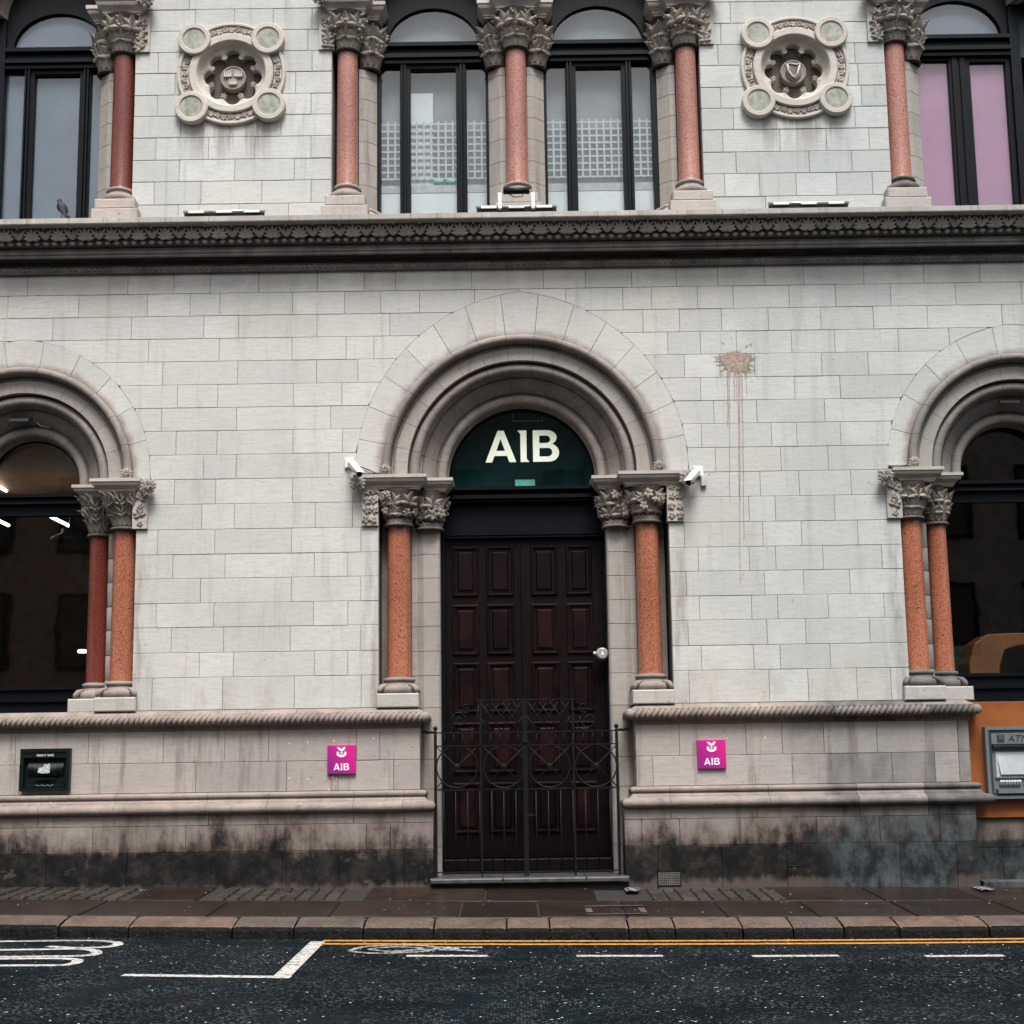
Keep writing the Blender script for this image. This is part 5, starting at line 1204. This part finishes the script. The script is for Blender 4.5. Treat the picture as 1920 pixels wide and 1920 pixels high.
for sx, pa, pb_ in ((-1, (862, 1350), (875, 1330)), (1, (1104, 1349), (1094, 1326))):
    x, z = at(*pa, GY); x2, z2 = at(*pb_, GY)
    p1 = spiral(x, z, .012, .10, 0, sx * -R(560)); p2 = spiral(x2 + 0, z2, .010, .06, PI, PI + sx * R(480))
    q = MB(); q.tube(p1, .0065, 5); q.build('scroll', M_IRON, gate); q = MB(); q.tube(p2, .0055, 5); q.build('scroll', M_IRON, gate)
    xe = gx(901) if sx < 0 else gx(1074)
    q = MB(); q.tube([(x + sx * .02, GY, zr1 + .004), (x - sx * .1, GY, zr1 + .03), (xe + sx * .03, GY, zr1 + .12), (xe + sx * .01, GY, zt_ - .04)], .0055, 5); q.build('scroll', M_IRON, gate)
q = MB(); x = XGC; q.box(x - .03, x + .03, GY - .03, GY - .015, gzv(1392), gzv(1376)); q.box(x + .02, x + .1, GY - .012, GY + .01, gzv(1530), gzv(1526)); q.build('latch', M_IRON, gate)

# ------------------------------------------------------------------ signs
s = NT('magenta sign face'); tc = s.n('ShaderNodeTexCoord'); sp = s.n('ShaderNodeSeparateXYZ'); s.l(tc.outputs['Generated'], sp.inputs[0])
f = s.ss(s.ma('ADD', sp.outputs[0], sp.outputs[2]), .2, 1.8); M_SIGN = s.fin(s.mix(f, (.26, .012, .19), (.58, .013, .22)), .4)
M_SWH = plain('white sign vinyl', (.8, .76, .8), .45, nv=.03)
BIRD = [[(-.62, .92), (-.50, .60), (-.28, .40), (-.05, .30), (.22, .34), (.38, .5), (.42, .62), (.58, .72), (.46, .82), (.30, .86), (.16, .72), (.06, .60), (-.12, .66), (-.30, .84), (-.42, .74)]]
BOAT = [arc(0, -.02, .62, .42, 200, 340, 14) + [(.46, -.22), (.66, .12), (.40, .20)] + [(.36, .0)] + arc(0, -.02, .36, .16, 340, 200, 10)[1:-1] + [(-.36, .0), (-.40, .2), (-.66, .12), (-.46, -.22)]]
BOAT = [[(-.55, .26), (-.36, .22), (-.36, .10)] + arc(0, .05, .36, .24, 190, 350, 10) + [(.36, .10), (.36, .22), (.55, .26)] + arc(0, .0, .64, .48, 15, -195, 22)]
STROKES = [[(-.06, .32), (.06, .32), (.06, -.3), (-.06, -.3)]]
BARS = [[(-.26, .12), (.26, .12), (.26, .04), (-.26, .04)]]
q = MB(); r_ = random.Random(8)
for px, py in ((543, 1394), (577, 1392), (626, 1389), (541, 1460), (577, 1461), (624, 1459), (631, 1461), (616, 1481), (562, 1508), (96, 1506), (1364, 1385), (1435, 1383), (700, 1384)):
    x, z = at(px, py, -.054 if py < 1490 else -.2); y = -.0545 if py < 1490 else -.2265
    q.prism([(x + r_.uniform(.006, .014) * math.cos(a_), z + r_.uniform(.006, .016) * math.sin(a_)) for a_ in [2 * PI * i / 7 for i in range(7)]], y, y + .004, 0)
q.build('paint_flecks', plain('white paint fleck', (.6, .6, .58), .7), pl, kind='stuff')
def emblem(x, z, s_, y, mat, parent):
    for nm, g in (('bird', BIRD), ('boat', BOAT), ('mast', STROKES), ('crossbar', BARS)):
        place_flat('emblem_' + nm, shape(g, .004 / s_), x, z, y, mat, parent, s_)
for px, py, lab in ((640.5, 1424, 'square magenta bank plaque on the dado left of the gate'), (1334.5, 1414, 'square magenta bank plaque on the dado right of the gate')):
    x, z = at(px, py, -.08); h_ = .157
    q = MB(); q.bevbox(x - h_, x + h_, -.085, -.052, z - h_, z + h_, .003); sg = q.build('wall_sign', M_SIGN, None, label=lab, cat='sign', group='square magenta bank plaques')
    emblem(x, z + .065, .085, -.0865, M_SWH, sg); letters(x - .088, z - .118, .075, -.0868, M_SWH, sg, gap=.05, th=.004)

# ------------------------------------------------------------------ night safe
x0, z0 = at(37, 1484, -.09); x1, z1 = at(133, 1403, -.09); M_SAFE = plain('dark green black steel', (.005, .010, .010), .35, nv=.3, spec=.3)
q = MB(); q.box(x0 + .03, x1 - .03, -.055, .1, z0 + .02, z1 - .02); ns = q.build('night_safe', M_SAFE, None, label='dark steel night safe hatch set in the dado under the left window', cat='night safe')
q = MB(); frame(q, x0, x1, z0, z1, -.115, -.05, .04); q.box(x0 + .04, x1 - .04, -.105, -.06, z1 - .10, z1 - .04); q.build('surround', M_SAFE, ns)
q = MB(); xm = (x0 + x1) / 2; rows = [[(x, -.06 - .035 * math.sin(PI * i / 10), z0 + .16 + (z1 - z0 - .31) * i / 10) for x in (x0 + .08, xm - .12)] for i in range(11)]
q.grid(rows); rows = [[(x, -.062 - .045 * math.sin(PI * i / 10), z0 + .14 + (z1 - z0 - .29) * i / 10) for x in (xm - .12, xm + .13)] for i in range(11)]; q.grid(rows); rows = [[(x, -.06 - .035 * math.sin(PI * i / 10), z0 + .16 + (z1 - z0 - .31) * i / 10) for x in (xm + .13, x1 - .08)] for i in range(11)]; q.grid(rows); q.build('curved_hatch', M_SAFE, ns)
q = MB(); q.box(xm - .11, xm + .12, -.12, -.09, z0 + .125, z0 + .145); q.box(xm - .16, xm + .2, -.10, -.07, z0 + .1, z0 + .112); q.box(x0 + .06, x1 - .06, -.11, -.06, z0 + .045, z0 + .08); q.build('handle', M_SAFE, ns)
M_STICK = plain('torn white sticker', (.5, .52, .52), .7, nv=.7, ns=60)
q = MB(); zc_ = (z0 + z1) / 2 + .01; r = random.Random(4)
q.prism([(xm - .075 + .0, zc_ - .04), (xm - .02, zc_ - .05), (xm + .055, zc_ - .045), (xm + .06, zc_ + .03), (xm + .05, zc_ + .06), (xm + .02, zc_ + .045), (xm - .0, zc_ + .055), (xm - .02, zc_ + .02), (xm - .07, zc_ + .01)], -.113, -.108, .0005); q.build('sticker', M_STICK, ns)
place_flat('lettering', word('NIGHT SAFE', .035, .002), xm, z1 - .085, -.1065, M_SWH, ns)
q = MB(); pts = [(xm - .10 + .018 * i, -.112, z0 + .062 + .008 * math.sin(i * 1.9)) for i in range(12)]; q.tube(pts, .002, 4); q.build('scribble', plain('pale blue marker', (.2, .45, .55), .5), ns)

# ------------------------------------------------------------------ cash machine
x0, z0 = at(1853, 1498, .0); x1 = x0 + .84; z1 = aZ(1853, 1363, .0); M_ATM = plain('grey cash machine steel', (.12, .145, .16), .4, nv=.15)
M_ATMD = plain('dark cash machine fascia', (.035, .042, .048), .4); 
q = MB(); frame(q, x0, x1, z0, z1, -.03, .06, .035); q.box(x0 + .035, x1 - .035, .02, .06, z0 + .035, z1 - .035)
atm = q.build('cash_machine', M_ATM, None, label='grey cash machine in the orange panel under the right window', cat='cash machine')
frm = MB(); frame(frm, x0 + .036, x1 - .036, z0 + .036, z1 - .036, -.018, .02, .03); frm.build('inner_frame', M_ATMD, atm)
q = MB(); q.box(x0 + .068, x1 - .068, -.022, .02, z1 - .19, z1 - .07); q.build('header', M_ATM, atm)
q = MB(); q.add([(x0 + .08, -.03, z1 - .215), (x1 - .08, -.03, z1 - .215), (x1 - .08, -.005, z1 - .245), (x0 + .08, -.005, z1 - .245), (x0 + .08, .02, z1 - .215), (x1 - .08, .02, z1 - .215)], [(3, 2, 1, 0), (0, 1, 5, 4)]); q.box(x0 + .08, x1 - .08, -.028, .02, z1 - .215, z1 - .2); q.build('hood', M_ATMD, atm)
q = MB(); q.add([(x0 + .16, -.005, z0 + .265), (x0 + .58, -.005, z0 + .265), (x0 + .55, .018, z1 - .31), (x0 + .13, .018, z1 - .31)], [(0, 1, 2, 3)]); q.box(x0 + .12, x0 + .6, .019, .021, z0 + .24, z1 - .28); q.build('screen', plain('pale grey screen', (.42, .46, .48), .3, nv=.2, ns=3), atm)
q = MB(); q.box(x0 + .1, x0 + .62, -.0, .02, z0 + .225, z0 + .24); q.build('screen_ledge', M_ATM, atm)
for i in range(8):
    for j in range(2): q = MB(); q.bevbox(x0 + .14 + i * .03, x0 + .163 + i * .03, -.02, .0, z0 + .15 + j * .03, z0 + .172 + j * .03, .003); q.build('key', M_WHITE if j else M_ATM, atm)
q = MB(); q.box(x0 + .42, x0 + .50, -.03, .02, z0 + .12, z0 + .2); q.box(x0 + .54, x1 - .1, -.02, .02, z0 + .14, z0 + .19); q.build('card_slot', M_ATMD, atm)
q = MB(); q.box(x0 + .1, x1 - .1, -.05, .02, z0 + .06, z0 + .11); q.build('cash_shelf', M_ATM, atm)
q = MB(); q.box(x0 + .13, x0 + .21, -.026, -.02, z1 - .17, z1 - .09); q.build('logo_tile', M_ATMD, atm); emblem(x0 + .17, z1 - .12, .03, -.0275, M_ATM, atm)
place_flat('lettering', word('ATM', .11, .003, .25), x0 + .36, z1 - .168, -.024, M_ATMD, atm)

# ------------------------------------------------------------------ vent grille in the plinth
x0, z0 = at(1233, 1662, -.16); x1, z1 = at(1277, 1633, -.16); q = MB(); frame(q, x0, x1, z0, z1, -.158, -.14, .012); vg = q.build('air_vent', M_IRON, bank)
q = MB(); q.box(x0 + .01, x1 - .01, -.152, -.150, z0 + .01, z1 - .01); q.build('vent_back', plain('vent shadow gap', (.01, .01, .01), .9, nv=0), vg)
q = MB(); M_MESH = plain('rusty grey mesh', (.16, .15, .14), .6, nv=.4)
for i in range(1, 12): x = x0 + (x1 - x0) * i / 12; q.box(x - .0028, x + .0028, -.1575, -.153, z0 + .01, z1 - .01)
for i in range(1, 9): z = z0 + (z1 - z0) * i / 9; q.box(x0 + .01, x1 - .01, -.1595, -.1577, z - .0028, z + .0028)
q.build('vent_mesh', M_MESH, vg)
# carved bench mark on the plinth
q = MB(); x, z = at(1490, 1632, -.155)
q.tube([(x - .07, -.152, z + .05), (x + .07, -.152, z + .05)], .006, 4); 
for dx in (-.05, 0, .05): q.tube([(x, -.152, z + .04), (x + dx, -.152, z - .05)], .005, 4)
q.build('bench_mark', S_BLACK, pl)

# ------------------------------------------------------------------ fittings on the facade
def cctv(px, py, tx, ty, lab, box=None):
    x, z = at(px, py, -.03); e_ = empty('security_camera', (x, 0, z), label=lab, cat='security camera', group='white cameras beside the entrance arch')
    q = MB(); q.bevbox(x - .055, x + .055, -.035, -.004, z - .06, z + .06, .01); q.build('back_plate', M_WHITE, e_)
    xt, zt2 = at(tx, ty, -.34); a_ = Vector((x, -.05, z + .01)); b_ = Vector((xt, -.34, zt2))
    q = MB(); q.tube([(x, -.03, z), (x, -.09, z - .01), tuple(a_.lerp(b_, .3) + Vector((0, -.02, 0)))], .017, 8); q.build('bracket_arm', M_WHITE, e_)
    d = (b_ - a_); st = a_ + d * .22; en = b_; q = MB(); q.tube([tuple(st), tuple(st.lerp(en, .02)), tuple(en)], [.03, .036, .036], 12); q.build('camera_body', M_WHITE, e_)
    s1 = st + Vector((0, 0, .036)); e1 = en + d.normalized() * .03 + Vector((0, 0, .036)); w_ = d.cross(Vector((0, 0, 1))).normalized() * .045
    q = MB(); up = Vector((0, 0, .006)); v_ = [s1 - w_, s1 + w_, e1 + w_, e1 - w_]; q.add([tuple(p) for p in v_] + [tuple(p + up) for p in v_], [(0, 1, 2, 3), (7, 6, 5, 4), (0, 4, 5, 1), (1, 5, 6, 2), (2, 6, 7, 3), (3, 7, 4, 0)]); q.build('sun_shield', M_WHITE, e_)
    q = MB(); q.tube([tuple(en), tuple(en + d.normalized() * .006)], .031, 12); q.build('lens', M_IRON, e_)
    return e_
cl_ = cctv(655, 868, 674, 889, 'white security camera left of the entrance arch, pointing down to the right')
pth = [P3(668, 873, -.02), P3(690, 880, -.015), P3(708, 889, -.015), P3(716, 890, -.02)]; q = MB(); q.tube(pth, .006, 5); q.build('cable', M_IRON, cl_)
cr_ = cctv(1310, 884, 1291, 905, 'white security camera right of the entrance arch, pointing down to the left')
x, z = at(1319, 902, -.02); q = MB(); q.bevbox(x - .03, x + .03, -.04, -.004, z - .06, z + .05, .006); q.build('junction_box', M_TRIMG if False else plain('stone grey plastic', (.42, .39, .37), .6), cr_)
def light_bar(px0, px1, py, lab, flood=False):
    Y = -.40; x0, z0 = at(px0, py, Y); x1, z1 = at(px1, py, Y); z0 = max(z0, Z['top'] + .03); q = MB(); q.tube([(x0, Y, z0 + .022), (x1, Y, z0 + .022)], .017, 8)
    lb = q.build('light_bar', M_LBAR, None, label=lab, cat='light fitting', group='slim light fittings lying on the cornice')
    for i in range(3): a_ = x0 + (x1 - x0) * (.16 + .34 * i); q = MB(); q.box(a_ - .09, a_ + .09, Y - .022, Y + .01, z0 + .0, z0 + .03); q.build('clip', M_WHITE, lb)
    q = MB(); q.box(x0 + .01, x1 - .01, Y - .004, Y + .03, z0 - .028, z0 + .002); q.build('under_tray', M_IRON, lb)
    if flood:
        xm = (x0 + x1) / 2
        for dx in (-.19, .19): q = MB(); q.box(xm + dx - .02, xm + dx + .02, Y - .06, Y - .03, z0 - .02, z0 + .17); q.box(xm + dx - .02, xm + dx + .02, Y - .03, Y + .02, z0 - .02, z0 + .0); q.build('bracket', M_WHITE, lb)
        q = MB(); q.tube([(xm - .15, Y - .05, z0 + .19), (xm + .15, Y - .05, z0 + .19)], .038, 10); q.build('lamp_head', M_IRON, lb)
        q = MB(); q.tube([(xm - .1, Y - .05, z0 + .16), (xm - .02, Y - .06, z0 + .11), (xm + .07, Y - .06, z0 + .12), (xm + .08, Y - .05, z0 + .18)], .006, 5); q.build('cable', M_IRON, lb)
    return lb
M_LBAR = plain('brushed metal strip', (.5, .5, .5), .35, metal=.6, nv=.3)
light_bar(344, 497, 401, 'slim light bar on the cornice below the medallion with three crowns')
light_bar(892, 1045, 392, 'light bar carrying a small floodlight on the cornice below the middle upper column', True)
light_bar(1440, 1592, 385, 'slim light bar on the cornice below the harp medallion')
def floodlight(px, py, lab):
    x, z = at(px, py, .28); q = MB(); q.add([(x - .13, .18, z - .02), (x + .10, .18, z - .02), (x + .13, .36, z + .05), (x - .10, .36, z + .05)] + [(x - .13, .18, z + .015), (x + .10, .18, z + .015), (x + .13, .36, z + .085), (x - .10, .36, z + .085)], [(3, 2, 1, 0), (4, 5, 6, 7), (0, 1, 5, 4), (1, 2, 6, 5), (2, 3, 7, 6), (3, 0, 4, 7)])
    o = q.build('floodlight', plain('dark lamp housing', (.06, .07, .075), .4), None, label=lab, cat='floodlight', group='floodlights under the side arches')
    q = MB(); q.add([(x - .11, .19, z - .023), (x + .085, .19, z - .023), (x + .11, .345, z + .037), (x - .08, .345, z + .037)], [(3, 2, 1, 0)]); q.box(x - .02, x + .03, .3, .4, z + .08, z + .13); q.build('lamp_glass', plain('grey lamp glass', (.25, .28, .3), .2), o)
    q = MB(); q.tube([(x + .12, .3, z + .04), (x + .19, .32, z - .04), (x + .3, .34, z - .06)], .006, 5); q.build('cable', M_WHITE, o)
floodlight(43, 791, 'flat floodlight under the left window arch'); floodlight(1890, 757, 'flat floodlight under the right window arch')
# pale fitting on the right jamb of the door
x, z = at(1129, 1226, .34); q = MB(); q.tube([(x, .40, z), (x, .36, z), (x, .30, z), (x, .288, z)], [.07, .075, .07, .05], 16); k_ = q.build('door_fitting', plain('pale silver plastic', (.30, .285, .27), .35, nv=.2), None, label='small pale rounded fitting on the right edge of the double door', cat='door fitting')
q = MB(); q.tube([(x - .06, .36, z + .01), (x - .10, .36, z + .012)], .018, 8); q.box(x - .012, x + .012, .284, .29, z - .02, z + .02); q.build('latch_pin', M_WHITE, k_)

# ------------------------------------------------------------------ pigeon
px_, pz_ = at(115, 410, -.36); pz_ = Z['top'] + .012; pig = []
body = [((-.000, 0, .03), .004), ((.075, 0, .035), .012)]
q = MB()
SP = [(.085, .045, .006), (.066, .058, .016), (.048, .085, .034), (.028, .115, .050), (.004, .145, .057), (-.014, .172, .050), (-.022, .196, .034), (-.024, .214, .025), (-.026, .230, .026), (-.030, .244, .022), (-.036, .254, .008)]
q.tube([(px_ + a, -.36, pz_ + b) for a, b, c_ in SP], [c_ for a, b, c_ in SP], 12)
q.tube([(px_ + .05, -.36, pz_ + .075), (px_ + .085, -.36, pz_ + .03), (px_ + .105, -.36, pz_ - .002)], [.020, .018, .012], 8)
pg = q.build('pigeon', M_BIRD, None, label='dark pigeon standing on the cornice below the left upper window', cat='pigeon')
q = MB(); q.tube([(px_ - .048, -.36, pz_ + .240), (px_ - .062, -.36, pz_ + .235), (px_ - .074, -.36, pz_ + .228)], [.007, .005, .001], 6); q.build('beak', plain('grey beak', (.1, .09, .09), .5), pg)
for sy in (-1, 1):
    q = MB(); yy = -.36 + sy * .052; rows = [[(px_ + a_ + b_ * .3, yy + sy * (.006 - abs(k) * .004), pz_ + c_ + b_) for k, b_ in ((-1, -.028 * w_), (0, 0), (1, .028 * w_))] for a_, c_, w_ in ((-.012, .155, .6), (.012, .12, 1.25), (.04, .075, 1.), (.066, .03, .5), (.08, .005, .12))]; q.grid(rows); q.build('wing', plain('wing grey', (.018, .021, .027), .7, nv=.4, ns=40), pg)
q = MB()
for dy in (-.018, .018):
    q.tube([(px_ + .005, -.36 + dy, pz_ + .07), (px_ + .0, -.36 + dy, pz_ + .004)], .004, 5)
    for dx in (-.022, -.012, .012): q.tube([(px_ + .0, -.36 + dy, pz_ + .004), (px_ + dx, -.36 + dy - .008 * (dx > -.02), pz_ + .0)], .003, 4)
q.build('leg', plain('pink leg', (.2, .06, .05), .6), pg)

# ------------------------------------------------------------------ litter on the pavement
M_PAPER = plain('wet white paper', (.22, .21, .22), .5, nv=.1); M_INK = plain('dark print', (.05, .045, .06), .6, nv=.1)
for px, py, lab in ((1184, 1670, 'crumpled striped paper on the pavement left of the air vent'), (1842, 1668, 'crumpled striped paper on the pavement near the right end of the plinth')):
    x, y = ground_at(px, py, pave_z); z = pave_z(x, y) + .008; q = MB()
    rows = [[(x + (i - 1.5) * .05 + .02 * (j % 2), y + (j - 3) * .055, z + .010 * ((i + j) % 2) + .004) for i in range(4)] for j in range(7)]; q.grid(rows, smooth=False)
    q.grid([[(a_, b_, c_ - .004) for a_, b_, c_ in r_][::-1] for r_ in rows], smooth=False); lt = q.build('paper_litter', M_PAPER, None, label=lab, cat='litter', group='papers on the pavement')
    q = MB()
    for j in (1, 3, 5): q.add([(x - .08 + .02 * (j % 2), y + (j - 3.3) * .055, z + .017), (x + .08 + .02 * (j % 2), y + (j - 3.3) * .055, z + .017), (x + .08 + .02 * (j % 2), y + (j - 2.8) * .055, z + .018), (x - .08 + .02 * (j % 2), y + (j - 2.8) * .055, z + .018)], [(0, 1, 2, 3)])
    q.build('printed_stripe', M_INK, lt)
q = MB(); r = random.Random(9)
for i in range(110):
    x = r.uniform(-6.3, 6.3); y = r.uniform(-2.0, -.35) if i < 70 else r.uniform(-7.5, -2.9); f_ = pave_z if y > -2.2 else road_z; z = f_(x, y) + .006; w_ = r.uniform(.006, .022); a_ = r.uniform(0, PI)
    c_, s__ = math.cos(a_) * w_, math.sin(a_) * w_
    q.add([(x - c_, y - s__, z), (x + s__ * .5, y - c_ * .5, z + .001), (x + c_, y + s__, z + .003), (x - s__ * .5, y + c_ * .5, z + .001)], [(0, 1, 2, 3), (3, 2, 1, 0)])
q.build('litter_bits', plain('pale litter', (.40, .36, .30), .7, nv=.5, ns=3), None, label='pale leaf scraps and small litter scattered over pavement and road', cat='litter', kind='stuff')

# ------------------------------------------------------------------ far side of the street (seen only in the glass)
M_OPP = stone('far side grey stone', (.36, .36, .35), streak=.3, var=.1)
def far_building(x0, x1, h_, mat, lab, y=-21.):
    q = MB(); q.box(x0, x1, y - 6, y, -.3, h_); b = q.build('far_side_building', mat, None, label=lab, cat='building')
    nx = int((x1 - x0) / 2.4); dx = (x1 - x0) / nx
    for i in range(nx):
        for k in range(int(h_ / 3.4)):
            cx_ = x0 + dx * (i + .5); zb = .9 + k * 3.4; q = MB(); frame(q, cx_ - .62, cx_ + .62, zb - .1, zb + 2.1, y - .05, y + .08, .1); f_ = q.build('window', M_FRAME, b)
            q = MB(); q.box(cx_ - .52, cx_ + .52, y - .0, y + .02, zb, zb + 2.0); q.build('pane', M_ROOM, f_)
    q = MB(); q.box(x0 - .05, x1 + .05, y, y + .3, h_ - .5, h_ - .1); q.build('parapet', mat, b)
far_building(-19, -6.1, 12.2, plain('far side brick', (.42, .25, .18), .8, nv=.3, ns=4), 'brick building across the street, seen only as a reflection in the left windows')
far_building(-6, 5.9, 13.0, M_OPP, 'grey stone building across the street, seen only as a reflection in the fanlight')
far_building(6, 19, 12.6, plain('far side render', (.38, .30, .24), .8, nv=.3, ns=4), 'dark rendered building across the street, seen only as a reflection in the right windows')
sheet('far_pavement', -40, 40, [-17.9, -21.5], lambda x, y: -.1, M_PAVE, 8, kind='structure')
